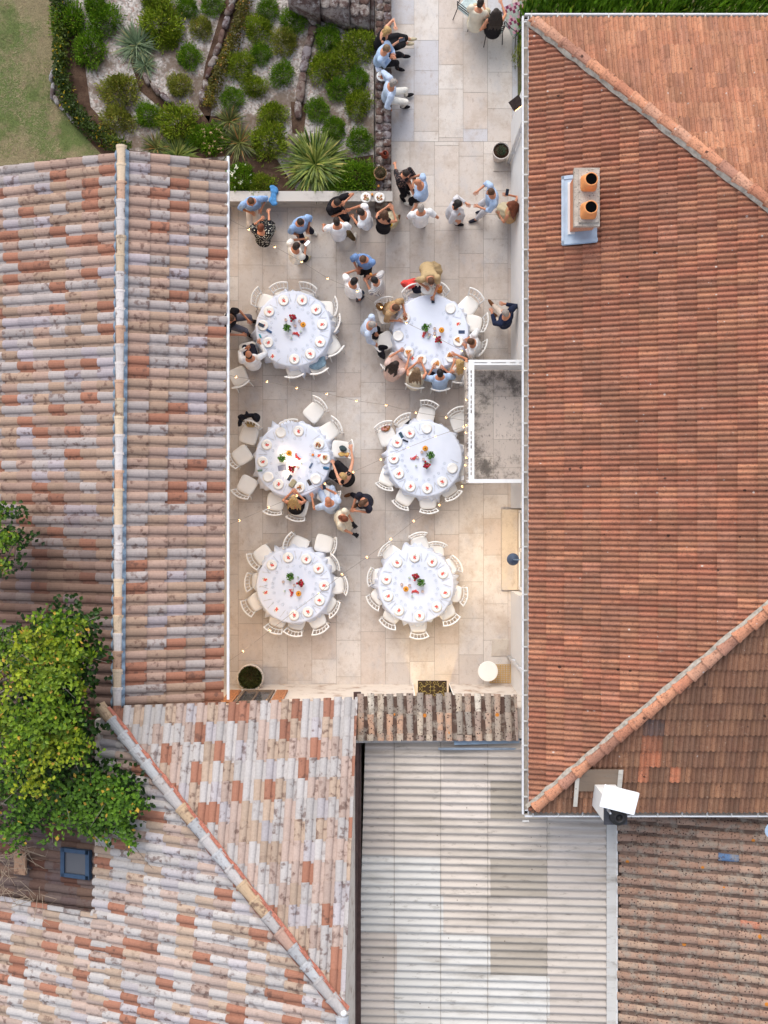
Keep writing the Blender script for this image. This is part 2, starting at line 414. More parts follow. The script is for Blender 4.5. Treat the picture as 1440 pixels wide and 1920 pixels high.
# ------------------------------------------------------------------ roofs
def V2(x, y): return Vector((x, y, 0)).normalized()
def roof_pt(O, U, D, k):
    N = Vector(U).cross(Vector((-D.x, -D.y, k)));  N = N if N.z > 0 else -N; N.normalize()
    return (lambda u, s, h=0.0: Vector(O) + U * u - D * s + Vector((0, 0, k * s)) + N * h)
def canal(mb, O, U, D, k, u0, u1, s0, s1, pitch, expo, colf, seed, rl=.37, ru=.32, pancol=None, jit=.003, seg=7, overshoot=.05, wild=0.0, REL=.68):
    rn = random.Random(seed); P = roof_pt(O, U, D, k)
    mb.tint(S(86, 66, 58), 0); mb.add([P(u0, s0, -.03), P(u1, s0, -.03), P(u1, s1, -.03), P(u0, s1, -.03)], [(0, 1, 2, 3)])
    mb.add([P(u0, s0, -.09), P(u1, s0, -.09), P(u1, s1, -.09), P(u0, s1, -.09)], [(3, 2, 1, 0)])
    mb.add([P(u0, s0, -.09), P(u1, s0, -.09), P(u1, s0, -.03), P(u0, s0, -.03)], [(0, 1, 2, 3)])
    n = int(round((u1 - u0) / pitch)); m = int(math.ceil((s1 - s0) / expo))
    for i in range(n):
        uc = u0 + (i + .5) * pitch; ws = rn.uniform(-wild, wild)
        for j in range(m):
            lo = s0 + j * expo - overshoot + rn.uniform(-jit, jit) * 3 + (rn.uniform(-1, 1) * wild * 3 if j else 0); up = lo + expo + .06
            du, dv = rn.uniform(-jit, jit) + ws, rn.uniform(-jit, jit) * 2 + rn.uniform(-wild, wild)
            a, b = pitch * rl, pitch * ru
            col = colf(P(uc, lo + expo / 2), i, j, rn); mb.tint(col, rn.random())
            A = [math.pi * q / seg for q in range(seg + 1)]
            r0 = [P(uc + du + a * math.cos(q), lo, .030 + a * REL * math.sin(q)) for q in A]
            r1 = [P(uc + dv + b * math.cos(q), up, .004 + b * REL * math.sin(q)) for q in A]
            ri = [P(uc + du + (a - .014) * math.cos(q), lo, .028 + (a - .014) * REL * math.sin(q)) for q in A]
            mb.loft([ri, r0, r1], False, False, False)
            pc = pancol(P(uc + pitch / 2, lo + expo / 2), i, j, rn) if pancol else tuple(v * .97 for v in col); mb.tint(pc, mb.t[3] if not pancol else rn.random())
            lo2 = lo + expo * .12; up2 = lo2 + expo + .03; h = pitch * .30
            q0 = [P(uc + pitch / 2 + h * t, lo2, .030 + .02 * t * t) for t in (-1, -.4, .4, 1)]
            q1 = [P(uc + pitch / 2 + h * t, up2, .010 + .02 * t * t) for t in (-1, -.4, .4, 1)]
            qb = [P(uc + pitch / 2 + h * t, lo2, .012 + .02 * t * t) for t in (-1, -.4, .4, 1)]
            mb.loft([qb, q0, q1], False, False, False)
def roman(mb, O, U, D, k, u0, u1, s0, s1, wid, expo, colf, seed, rel=1.6, dirt=.28):
    rn = random.Random(seed); P = roof_pt(O, U, D, k)
    prof = [(0, .002), (.06, .004), (.12, .018), (.22, .028), (.32, .026), (.41, .014), (.47, .003), (.56, .004), (.62, .018), (.72, .028), (.82, .026), (.91, .014), (.97, .003), (1, .002)]
    n = int(math.ceil((u1 - u0) / wid)); m = int(math.ceil((s1 - s0) / expo))
    mb.tint(S(86, 66, 58), 0); mb.add([P(u0, s0, -.11), P(u1, s0, -.11), P(u1, s1, -.11), P(u0, s1, -.11)], [(3, 2, 1, 0)])
    for j in range(m):
        sh = .0
        for i in range(n):
            lo = s0 + j * expo - .02 + rn.uniform(-.004, .004); up = lo + expo + .015; u = u0 + i * wid + sh; h = rn.uniform(-.003, .003); tw = rn.uniform(-.004, .004)
            mb.tint(colf(P(u + wid / 2, lo + expo / 2), i, j, rn), rn.random())
            base = mb.t[:3]
            for pr in (prof[:7], prof[6:]):
                f = rn.choice((1, 1, 1.04, .92, .8)); mb.tint(tuple(q * f for q in mixc(base, S(112, 88, 74), rn.random() * dirt)), rn.random())
                a = [P(u + p * wid, lo, .040 + rel * z + h + tw * p) for p, z in pr]; b = [P(u + p * wid, up, .002 + rel * z + h) for p, z in pr]; c = [P(u + p * wid, lo, -.006 + z) for p, z in pr]
                mb.loft([c, a, b], False, False, False)
def ridge(mb, A, B, r, ln, colf, seed, flat=.85):
    rn = random.Random(seed); A, B = Vector(A), Vector(B); d = (B - A).normalized(); a = d.cross(Vector((0, 0, 1))).normalized(); n = a.cross(d)
    L = (B - A).length; m = int(round(L / ln)); ln = L / m; AA = [math.pi * q / 8 for q in range(9)]
    for i in range(m):
        lo, up = A + d * (i * ln - .0), A + d * ((i + 1) * ln + .05); mb.tint(colf(rn, i), rn.random()); jx = rn.uniform(-.006, .006)
        f = lambda c, rr, o: [c + a * (rr * math.cos(q) + jx) + n * (rr * flat * math.sin(q) + o) for q in AA]
        mb.loft([f(lo, r - .018, .012), f(lo, r * 1.04, .012), f(lo + d * .05, r * 1.03, .012), f(lo + d * .055, r * .98, .010), f(up, r * .86, -.010)], False, False, False)
        mb.add(f(lo, r * .98, .01) + [lo], [tuple(list(range(9)) + [9])])
PAL = [(S(182, 176, 173), 38), (S(178, 157, 146), 23), (S(178, 156, 138), 17), (S(178, 171, 173), 9), (S(160, 112, 92), 14)]
def pick(rn, pal=PAL):
    r = rn.random() * sum(w for _, w in pal)
    for c, w in pal:
        r -= w
        if r <= 0: f = rn.uniform(.84, 1.08); return tuple(x * f for x in c)
    return pal[0][0]
PAL_L = [(S(166, 155, 151), 31), (S(167, 140, 126), 27), (S(164, 138, 120), 23), (S(166, 155, 158), 6), (S(156, 108, 88), 14)]
def col_sw(p, i, j, rn): return pick(rn)
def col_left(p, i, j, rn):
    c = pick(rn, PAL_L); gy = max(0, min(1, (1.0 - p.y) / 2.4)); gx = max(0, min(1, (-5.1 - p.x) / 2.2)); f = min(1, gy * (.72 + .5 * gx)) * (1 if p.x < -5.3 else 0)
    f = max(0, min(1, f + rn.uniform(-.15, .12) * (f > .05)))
    return mixc(c, mixc(S(80, 56, 49), c, .15), f * .9)  # west slope: grime, with tree shade mixed into the same dark tint

def house(name, label, loc, cat='house'): return thing(name, label, cat, loc)
def wallbox(mb, x0, x1, y0, y1, z0, z1): mb.box(((x0 + x1) / 2, (y0 + y1) / 2, (z0 + z1) / 2), (x1 - x0, y1 - y0, z1 - z0))

# --- long gabled house on the left
LH = house('tiled_house', 'long low house whose mottled pink canal tiles are capped by a blue edged ridge', (-5.4, 1.7, 0))
w = MB(); wallbox(w, -8.3, -4.32, -8.4, 7.25, 0, 2.85)
w.add([(-8.3, 7.25, 2.85), (-4.32, 7.25, 2.85), (-4.32, 7.25, 3.5), (-5.37, 7.25, 3.85), (-8.3, 7.25, 2.95)], [(0, 1, 2, 3, 4)])
wallbox(w, -4.33, -4.32, -4.2, 7.2, 2.85, 3.4)
w.build('wall', RENDER_C, LH, world=True)
rf = MB(); U = V2(-.0075, -1); De = V2(1, -.0075)
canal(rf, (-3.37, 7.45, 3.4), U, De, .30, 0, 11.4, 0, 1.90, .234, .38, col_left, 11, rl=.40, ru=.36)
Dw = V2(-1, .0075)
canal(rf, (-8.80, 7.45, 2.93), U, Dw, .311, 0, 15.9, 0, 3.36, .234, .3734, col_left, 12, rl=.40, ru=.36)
wr = clip(rf, [((-3.0, -3.99, 0), (.0, -1, 0))] if False else [((0, -8.6, 0), (0, -1, 0))], 'roof', NEWT, LH)
fl = MB(); fl.tint(S(96, 130, 165))
for sgn in (-1, 1):
    inn, out = [], []
    for q in range(0, 700):
        y = 7.42 - q * .0163; x = -5.37 - .0075 * (7.45 - y); ph = (7.45 - y) / .234; bump = abs(math.sin(math.pi * (ph)))
        inn.append((x + sgn * .09, y, 4.13)); o = .128 + .022 * bump
        out.append((x + sgn * o, y, 4.0 - .305 * o + .035 + .085 * bump))
    n_ = len(inn); fl.add(inn + out, [(q, q + 1, n_ + q + 1, n_ + q) for q in range(n_ - 1)])
fl.build('ridge_flashing', mat('blue_ridge_roll', S(126, 144, 162), .6, .3, .25, 14), LH, True, True)
rg = MB(); ridge(rg, (-5.37, 7.5, 4.075), (-5.455, -3.95, 4.075), .107, .37, lambda rn, i: pick(rn, [(S(206, 198, 194), 5), (S(206, 184, 158), 3), (S(196, 160, 136), 2)]), 5)
rg.build('ridge', NEWT, LH, False, True)
gt = MB(); gt.box((-3.30, 1.78, 3.39), (.05, 11.5, .07)); gt.build('gutter', mat('white_gutter', S(222, 224, 228), .5, .4, .05), LH, world=True)
sk = MB(); zc = lambda x: 4.0 - .311 * (-5.37 - x)
c_sk = W(150, 1614, 3.7); tl = Matrix.Rotation(-math.atan(.311), 3, 'Y')
for a in ((0, .26, .66, .08), (0, -.26, .66, .08), (.3, 0, .09, .6), (-.3, 0, .09, .6)):
    sk.box(c_sk + tl @ Vector((a[0], a[1], .13)), (a[2], a[3], .12), 0, tl)
s1 = sk.build('skylight', mat('blue_grey_window_frame', S(54, 76, 102), .45, .4, .08), LH, world=True)
pn = MB(); pn.box(c_sk + tl @ Vector((0, 0, .135)), (.52, .45, .03), 0, tl)
gl_ = NT('dark_window_glass'); gl_.fin(S(92, 92, 96), .12, .6); pn.build('pane', gl_.m, s1, world=True)
vt = MB(); vt.tint(S(170, 136, 112)); c_v = W(43, 1614, 3.45); vt.box(c_v + Vector((0, 0, .14)), (.28, .46, .06), 0, tl); vt.box(c_v + Vector((0, 0, .09)), (.2, .38, .1), 0, tl)
vt.build('vent_cover', NEWT, LH, world=True)

# --- hipped house at lower left
BH = house('hipped_house', 'house with pale new canal tiles and a grey hip line edged in red mortar', (-3.2, -7.5, 0))
hA, hB = Vector((-5.66, -4.02, 4.2)), Vector((-.745, -9.27, 5.89))
hd = Vector((hB.x - hA.x, hB.y - hA.y, 0)).normalized(); hn = Vector((-hd.y, hd.x, 0))         # hn points to the north-east side
rn_ = MB(); Un = V2(1, .039); Dn = V2(.045, 1)
canal(rn_, (-5.75, -4.02, 4.2), Un, Dn, .31, 0, 5.35, 0, 5.6, .214, .372, col_sw, 21, rl=.375, ru=.335, REL=.8)
ve0, ve1 = Vector((-.535, -3.82, 0)), Vector((-.735, -9.27, 0)); vd = (ve1 - ve0).normalized(); vn = Vector((-vd.y, vd.x, 0)); vn = vn if vn.x > 0 else -vn
clip(rn_, [(hA, -hn), (ve0, vn)], 'roof', NEWT, BH).name = 'roof'
rw = MB(); Uw = V2(-.051, -1); Dwv = V2(-1, .033)
canal(rw, (-5.66, -4.02, 4.2), Uw, Dwv, .33, -.1, 8.2, 0, 5.2, .218, .372, col_sw, 22, rl=.375, ru=.335, REL=.8)
o1 = clip(rw, [(hA, hn), (Vector((-.77, -9, 0)), Vector((1, 0, 0)))], 'roof', NEWT, BH)
rx = MB(); canal(rx, (-5.66 - 2.2, -4.02, 4.2 - 2.2 * .33), Uw, Dwv, .33, 4.14, 8.2, 0, 2.25, .218, .372, col_sw, 23, rl=.375, ru=.335, REL=.8)
rx.build('roof', NEWT, BH, world=True)
vg = MB()
for q in range(6):
    vg.tint(pick(random.Random(q), PAL)); P_ = roof_pt((-7.86, -4.02, 3.474), Uw, Dwv, .33)
    c = P_(4.10, .2 + q * .38, .075); vg.box(c, (.39, .09, .03), 0, Matrix.Rotation(-math.atan(.33), 3, 'Y'))
vg.build('verge', NEWT, BH, world=True)
hm = MB(); hs = hd.cross(Vector((0, 0, 1))).normalized()
hup = Vector((0, 0, 1)); NQ = 40
for sgn in (-1, 1):
    rnq = random.Random(4 + sgn); pts = []
    for q in range(NQ + 1):
        p = hA.lerp(hB, q / NQ); o = .135 + rnq.uniform(-.014, .016)
        pts += [p + hs * sgn * .10 + hup * .17, p + hs * sgn * o + hup * (.075 - .2 * o + .03)]
    hm.add(pts, [(2 * q, 2 * q + 2, 2 * q + 3, 2 * q + 1) for q in range(NQ)])
hm.build('mortar', mat('red_hip_mortar', S(172, 112, 96), .9, .1, .3, 20), BH, world=True)
hr = MB(); hp = lambda rn, i: S(184, 158, 130) if i in (0, 7, 12, 13) else (S(172, 142, 128) if i == 15 else pick(rn, [(S(172, 172, 174), 4), (S(180, 174, 172), 3)]))
ridge(hr, hA + Vector((-.1, .1, .075)), hB + Vector((0, 0, .10)), .125, .37, hp, 6)
hr.build('hip', NEWT, BH, False, True)
rr2 = MB(); ridge(rr2, hB + Vector((-.02, -.04, .10)), (-.80, -12.2, 6.0), .12, .37, lambda rn, i: S(186, 188, 192), 8); rr2.tint((.8, .8, .8)); rr2.ell(hB + Vector((.0, .02, .16)), (.06, .06, .05))
rr2.build('ridge', NEWT, BH, False, True)
w = MB(); wallbox(w, -5.9, -.62, -12, -4.25, 0, 4.15)
wallbox(w, -7.6, -5.9, -12, -8.35, 0, 3.35)
w.add([(-.62, -4.25, 4.15), (-.62, -12, 4.15), (-.78, -12, 5.85), (-.78, -9.2, 5.8)], [(0, 1, 2, 3)])
w.build('wall', RENDER_C, BH, world=True)
cx = -2.95
wf = MB(); wallbox(wf, cx - .37, cx + .37, -4.29, -4.2, 1.0, 1.06); wallbox(wf, cx - .37, cx + .37, -4.29, -4.2, 2.34, 2.4); wallbox(wf, cx - .37, cx - .31, -4.29, -4.2, 1.06, 2.34); wallbox(wf, cx + .31, cx + .37, -4.29, -4.2, 1.06, 2.34); wallbox(wf, cx - .02, cx + .02, -4.28, -4.21, 1.06, 2.34)
win = wf.build('window', mat('grey_brown_frame', S(120, 104, 92), .6, .3, .1), BH, world=True)
pn = MB(); wallbox(pn, cx - .31, cx + .31, -4.262, -4.246, 1.06, 2.34); pn.build('pane', gl_.m, win, world=True)
sh_m = mat('orange_brown_wood', S(170, 120, 88), .7, .3, .3, 22)
for sx in (-1, 1):
    sh = MB()
    wallbox(sh, cx + sx * .42 - (.0 if sx > 0 else .26), cx + sx * .42 + (.26 if sx > 0 else 0), -4.245, -4.205, .98, 2.42)
    for q in range(8): wallbox(sh, cx + sx * .55 - .09, cx + sx * .55 + .09, -4.206, -4.192, 1.1 + q * .16, 1.18 + q * .16)
    sh.build('shutter', sh_m, BH, world=True)
sg = MB(); sg.tube([(-.60, -4.1, 3.05), (-.68, -12, 3.05)], .07, 10); sg.box((-.58, -8, 2.92), (.16, 8.2, .06)); sg.build('gutter', mat('brown_gutter', S(76, 56, 52), .6, .3, .3, 6), BH, world=True)
pv2 = MB(); c = W(590, 1738, 5.05); pv2.tint(S(206, 176, 136)); M_ = Matrix.Rotation(math.atan(.31), 3, 'X')
pts = [(-.11, -.1), (.11, -.1), (.11, .06), (0, .15), (-.11, .06)]
pv2.loft([[c + M_ @ Vector((x, y, .04)) for x, y in pts], [c + M_ @ Vector((x, y, .13)) for x, y in pts], [c + M_ @ Vector((x * .7, y * .6 , .17)) for x, y in pts]])
pv2.box(c + M_ @ Vector((-.05, .14, .11)), (.12, .36, .04), 0, M_)
pv2.build('vent_tile', NEWT, BH, world=True)

# --- big terracotta house on the right
X0, YN, YS, ZE, KR = 2.93, 9.86, -5.97, 4.5, .36
TH = house('terracotta_house', 'big white walled house under a hipped orange terracotta roof', (8, 1.9, 0))
XE = 14.5; hw = (YN - YS) / 2; XA = X0 + hw; ZA = ZE + KR * hw; YC = (YN + YS) / 2
w = MB(); WX = 3.13
for a in ((WX, XE, .09, 9.6, 0, 4.45), (WX, XE, -5.7, -1.94, 0, 4.45), (WX, XE, -1.94, .09, 2.25, 4.45), (WX + .3, XE, -1.94, .09, 0, 2.25)): wallbox(w, *a)
w.build('wall', RENDER_W, TH, world=True)
CT = [S(188, 126, 98), S(181, 118, 93), S(192, 134, 104), S(185, 128, 104), S(176, 114, 91)]
def colW(p, i, j, rn):
    if (j, i) in ((6, 12),): return S(206, 150, 124)
    return mixc(rn.choice(CT), S(140, 98, 80), rn.random() * .5)
def colN(p, i, j, rn): return mixc(rn.choice([S(202, 143, 111), S(205, 149, 117), S(197, 137, 108), S(193, 138, 112)]), S(146, 100, 78), rn.random() * .3)
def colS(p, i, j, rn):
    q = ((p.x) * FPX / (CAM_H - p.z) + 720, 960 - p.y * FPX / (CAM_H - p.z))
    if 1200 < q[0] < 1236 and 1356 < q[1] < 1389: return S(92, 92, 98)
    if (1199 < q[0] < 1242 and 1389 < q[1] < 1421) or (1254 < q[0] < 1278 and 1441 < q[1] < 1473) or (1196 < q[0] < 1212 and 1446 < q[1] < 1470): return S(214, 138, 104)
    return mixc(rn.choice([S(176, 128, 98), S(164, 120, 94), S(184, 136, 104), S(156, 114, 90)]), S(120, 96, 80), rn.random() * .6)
nw, sw = Vector((X0, YN, 0)), Vector((X0, YS, 0)); d1, d2 = V2(1, -1), V2(1, 1)
r1 = MB(); roman(r1, (X0, YN, ZE), V2(0, -1), V2(-1, 0), KR, 0, YN - YS, 0, hw + .1, .2085, .336, colW, 31)
clip(r1, [(nw, V2(1, 1)), (sw, V2(1, -1))], 'roof', ROM, TH)
r2 = MB(); roman(r2, (X0, YN, ZE), V2(1, 0), V2(0, 1), KR, 0, XE - X0, 0, hw, .2085, .336, colN, 32)
clip(r2, [(nw, V2(-1, -1))], 'roof', ROM, TH)
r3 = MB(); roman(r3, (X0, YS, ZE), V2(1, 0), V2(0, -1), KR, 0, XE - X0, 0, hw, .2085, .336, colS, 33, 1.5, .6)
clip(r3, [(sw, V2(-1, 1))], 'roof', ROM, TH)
e_ = MB(); e_.add([(XE - .02, YN, ZE - .1), (XE - .02, YS, ZE - .1), (XE - .02, YC, ZA - .1)], [(0, 1, 2)]); e_.build('gable', RENDER_W, TH, world=True)
def colH(rn, i): return rn.choice([S(206, 146, 114), S(200, 140, 110), S(196, 132, 104), S(202, 152, 126), S(178, 130, 110)])
hp1 = MB(); ridge(hp1, (X0 + .08, YN - .08, ZE + .10), (XA, YC, ZA + .09), .12, .37, colH, 41); hp1.build('hip', ROM, TH, False, True)
hp2 = MB(); ridge(hp2, (X0 + .08, YS + .08, ZE + .10), (XA, YC, ZA + .09), .12, .37, colH, 42); hp2.build('hip', ROM, TH, False, True)
hp3 = MB(); ridge(hp3, (XA, YC, ZA + .09), (XE, YC, ZA + .09), .14, .37, colH, 43); hp3.build('ridge', ROM, TH, False, True)
mo = MB()
for (ya, sy) in ((YN, -1), (YS, 1)):
    rq = random.Random(9); pts = []; ds = V2(1, sy); sd = ds.cross(Vector((0, 0, 1))); sd = sd if sd.x < 0 else -sd
    for q in range(61):
        t = q / 60 * hw; p = Vector((X0 + t, ya + sy * t, ZE + KR * t)); o = .155 + rq.uniform(-.014, .022)
        pts += [p + sd * .10 + hup * .13, p + sd * o + hup * (.085 - .18 * o)]
    mo.add(pts, [(2 * q, 2 * q + 2, 2 * q + 3, 2 * q + 1) for q in range(60)])
mo.build('mortar', mat('grey_hip_mortar', S(160, 152, 142), .9, .1, .3, 12), TH, world=True)
GUT = mat('white_gutter', S(222, 224, 228), .5, .4, .05); BRK = mat('gutter_bracket_metal', S(196, 194, 190), .5, .4, .05); DIRT = mat('gutter_silt', S(164, 154, 142), .9, .1, .25, 10)
def gutter(A, B, outv, zz=4.42):
    A, B = Vector(A), Vector(B); d = (B - A).normalized(); o = Vector(outv); L = (B - A).length; rz = math.atan2(d.y, d.x); m = (A + B) / 2
    q = MB(); q.box(m + o * .055 + Vector((0, 0, zz)), (L, .028, .11), rz); q.box(m - o * .055 + Vector((0, 0, zz - .01)), (L, .012, .09), rz); q.mi = 1; q.box(m + Vector((0, 0, zz - .03)), (L, .085, .03), rz)
    gq = q.build('gutter', [GUT, DIRT], TH, world=True); n = int(L / .5)
    base = None
    for i in range(n + 1):
        p = A + d * (.15 + i * .5 + random.uniform(-.04, .04))
        if base is None:
            bm_ = MB(); bm_.box((0, 0, 0), (.03, .13, .012)); bm_.box((0, .05, -.02), (.03, .012, .05)); base = bm_.mesh('gutter_bracket', BRK, False)
        b = bpy.data.objects.new('gutter_bracket', base); COL.objects.link(b); b.parent = gq; b.location = p + Vector((0, 0, zz + .05)); b.rotation_euler = (0, 0, rz)
gutter((X0 - .085, YN + .1, 0), (X0 - .085, YS - .1, 0), (-1, 0, 0))
gutter((X0 - .1, YN + .085, 0), (9.2, YN + .085, 0), (0, 1, 0))
gutter((X0 - .1, YS - .085, 0), (9.2, YS - .085, 0), (0, -1, 0))
for (px, py) in ((952, 306), (945, 1231)):
    p = W(px, py); q = MB(); q.tube([(3.07, p.y, .02), (3.07, p.y, 3.9), (2.9, p.y, 4.3)], .042, 10); q.box((3.09, p.y, 2), (.08, .11, .03)); q.box((3.09, p.y, .8), (.08, .11, .03)); q.build('downpipe', GUT, TH, True, True)
ch = MB(); ch.box((3.855, 5.97, 4.95), (.41, .95, 1.05)); brick = NT('chimney_brick')
bt = brick.n('ShaderNodeTexBrick'); bt.inputs['Color1'].default_value = (*S(190, 118, 88), 1); bt.inputs['Color2'].default_value = (*S(206, 140, 104), 1); bt.inputs['Mortar'].default_value = (*S(214, 190, 170), 1); bt.inputs['Scale'].default_value = 9
mp = brick.n('ShaderNodeMapping'); mp.inputs['Rotation'].default_value = (R(90), 0, R(90)); brick.l(brick.coord(), mp.inputs[0]); brick.l(mp.outputs[0], bt.inputs[0])
brick.fin(bt.outputs[0], .9, .1)
chm = ch.build('chimney', brick.m, TH, world=True)
cp = MB(); cp.box((3.855, 5.975, 5.45), (.49, 1.09, .05)); cp.box((3.85, 5.975, 5.515), (.485, 1.11, .07)); cp.box((3.88, 5.985, 5.565), (.39, 1.0, .035))
cp.build('chimney_cap', m_rock('lichened_cap_stone', S(176, 164, 152), S(196, 186, 174), S(96, 88, 82), 7.0), chm, world=True)
PT = mat('orange_clay_pot', S(228, 152, 96), .8, .2, .08); BLK = mat('pot_hole_shade', (.004, .004, .004), 1, 0, 0)
for (x, y) in ((3.87, 6.215), (3.865, 5.69)):
    q = MB()
    def rsq(r, b, z): return [(x + max(-r, min(r, b * math.cos(a))), y + max(-r, min(r, b * math.sin(a))), z) for a in [2 * math.pi * k / 24 for k in range(24)]]
    q.loft([rsq(.15, .19, 5.582), rsq(.147, .185, 5.64), rsq(.128, .145, 5.76), rsq(.124, .124, 5.86), rsq(.107, .107, 5.86), rsq(.105, .105, 5.6)], False, False)
    q.mi = 1; q.add(rsq(.1055, .1055, 5.845), [tuple(range(24))]); q.build('chimney_pot', [PT, BLK], chm, True, True)  # black disc below the rim, inner shade of the pot put into colour
ff = MB(); zr = lambda x: ZE + KR * (x - X0); sl_ = Matrix.Rotation(-math.atan(KR), 3, 'Y')
ff.box((3.83, 5.935, zr(3.83) + .115), (.68, 1.37, .012), 0, sl_); ff.box((3.83, 5.30, zr(3.83) + .13), (.70, .07, .02), 0, sl_); ff.box((3.83, 6.58, zr(3.83) + .13), (.70, .07, .02), 0, sl_); ff.box((3.52, 5.94, zr(3.52) + .13), (.05, 1.34, .02), 0, sl_)
ff.build('flashing', mat('blue_grey_lead', S(168, 182, 198), .5, .4, .12, 5), chm, world=True)
mw = MB(); mw.box((3.845, 5.96, zr(3.65) + .11), (.47, 1.02, .09)); mw.build('mortar_skirt', RENDER_W, chm, world=True)
# white rendered flue
c2 = MB(); c2.box((4.355, -5.61, 5.0), (.41, .48, 1.36)); ch2 = c2.build('chimney', RENDER_W, TH, world=True)
q = MB(); q.box((4.355, -5.62, 5.695), (.44, .52, .03)); q.build('flue_plate', mat('dark_flue_metal', S(66, 66, 72), .5, .4, .15), ch2, world=True)
q = MB(); q.lathe([(.0, .0), (.17, .0), (.16, .05), (.09, .07), (.09, .12), (.07, .12), (.068, .01), (0, .01)], 20, (4.40, -5.72, 5.711)); q.build('flue', DARKM, ch2, True, True)
q = MB(); q.bbox((4.36, -5.33, 5.98), (.66, .42, .05), .008, R(-14)); q.build('chimney_cap', mat('bright_white_slab', S(240, 242, 246), .4, .4, .02), ch2, world=True)
q = MB()
for a, b in ((-.16, -.2), (.16, -.2), (-.16, .06), (.16, .06)): q.box((4.36 + a, -5.43 + b * .8 , 5.83), (.03, .03, .26))
q.build('cap_bracket', STEEL, ch2, world=True)
q = MB(); tz = lambda y: ZE + KR * (y - YS); slS = Matrix.Rotation(math.atan(KR), 3, 'X')
q.tint(S(128, 112, 98)); q.box((4.22, -5.28, tz(-5.28) + .11), (.78, .5, .02), 0, slS)
q.tint(S(206, 200, 190)); q.box((3.80, -5.5, tz(-5.5) + .12), (.08, .75, .02), 0, slS); q.box((4.64, -5.25, tz(-5.25) + .125), (.09, .42, .02), 0, slS)
q.build('flashing', CEM, ch2, world=True)
# doorway on the courtyard side
q = MB(); wallbox(q, 3.30, 3.36, -1.9, .05, .13, .2); wallbox(q, 3.30, 3.36, -1.9, .05, 2.15, 2.24); wallbox(q, 3.30, 3.36, -1.9, -1.82, .2, 2.15); wallbox(q, 3.30, 3.36, -.03, .05, .2, 2.15); wallbox(q, 3.30, 3.36, -.97, -.88, .2, 2.15)
dr = q.build('door', WHITE, TH, world=True); q = MB(); wallbox(q, 3.325, 3.335, -1.82, -.03, .2, 2.15); q.build('pane', gl_.m, dr, world=True)
q = MB(); q.tint(S(206, 192, 174)); q.bbox((3.085, -.925, .065), (.40, 1.99, .13), .012); q.tint(S(190, 170, 150)); wallbox(q, 3.29, 3.42, -1.93, .08, 0, .12); q.build('doorstep', PAV, TH, world=True)
# balcony
BZ = 2.3; q = MB(); q.tint(S(170, 160, 150)); wallbox(q, 1.80, 3.12, .66, 3.34, BZ - .2, BZ)
bal = q.build('balcony', STAIN, TH, world=True)
fj = MB()
xm = W(925, 0, BZ).x
for (xa, xb, ys) in ((1.81, xm, (3.33, W(0, 723, BZ).y, W(0, 776, BZ).y, W(0, 856, BZ).y, .67)), (xm, 3.11, (3.33, W(0, 690, BZ).y, W(0, 744, BZ).y, W(0, 824, BZ).y, W(0, 877, BZ).y, .67))):
    for a, b in zip(ys[:-1], ys[1:]):
        fj.tint(random.choice([S(206, 194, 184), S(196, 184, 174), S(202, 190, 178)])); e = .006; fj.add([(xa + e, b + e, BZ + .004), (xb - e, b + e, BZ + .004), (xb - e, a - e, BZ + .004), (xa + e, a - e, BZ + .004)], [(0, 1, 2, 3)])
fj.build('balcony_floor', STAIN, bal, world=True)
q = MB(); T = 3.3
for (x0, x1, y0, y1) in ((1.80, 1.842, .62, 3.24), (1.872, 1.92, .70, 3.13), (1.842, 3.1, 3.19, 3.24), (1.842, 3.1, 3.13, 3.165), (1.842, 3.1, .62, .70)): wallbox(q, x0, x1, y0, y1, T - .045, T)
cuts = [3.13] + [W(0, y_, T).y for y_ in (694, 725, 741, 775, 808, 841, 859, 891)] + [.70]
for a_, b_ in zip(cuts[0::2], cuts[1::2]): wallbox(q, 1.842, 1.872, b_, a_, T - .04, T - .003)
for a_, b_ in zip(cuts[1::2], cuts[2::2]):
    for k_ in (1, 2, 3): y_ = a_ + (b_ - a_) * k_ / 4; wallbox(q, 1.842, 1.872, y_ - .012, y_ + .012, T - .04, T - .003)
for x_ in (1.842, 2.2, 2.6, 2.8, 3.0): wallbox(q, x_, x_ + .08, 3.165, 3.19, T - .04, T - .003)
wallbox(q, 1.845, 3.1, 3.166, 3.188, BZ + .03, T - .05); [wallbox(q, 1.85, 1.868, .75 + .11 * k_, .768 + .11 * k_, BZ + .004, T - .046) for k_ in range(22)]; [wallbox(q, 1.95 + .11 * k_, 1.968 + .11 * k_, .65, .668, BZ + .004, T - .046) for k_ in range(10)]
for y in (.68, 1.25, 1.9, 2.55, 3.15): wallbox(q, 1.835, 1.88, y - .03, y + .03, BZ + .004, T - .05)
q.build('railing', WHITE, bal, world=True)
for y in (.8, 3.15):
    q = MB(); q.box((1.9, y, (BZ - .2) / 2), (.09, .09, BZ - .2)); q.build('balcony_post', WHITE, bal, world=True)

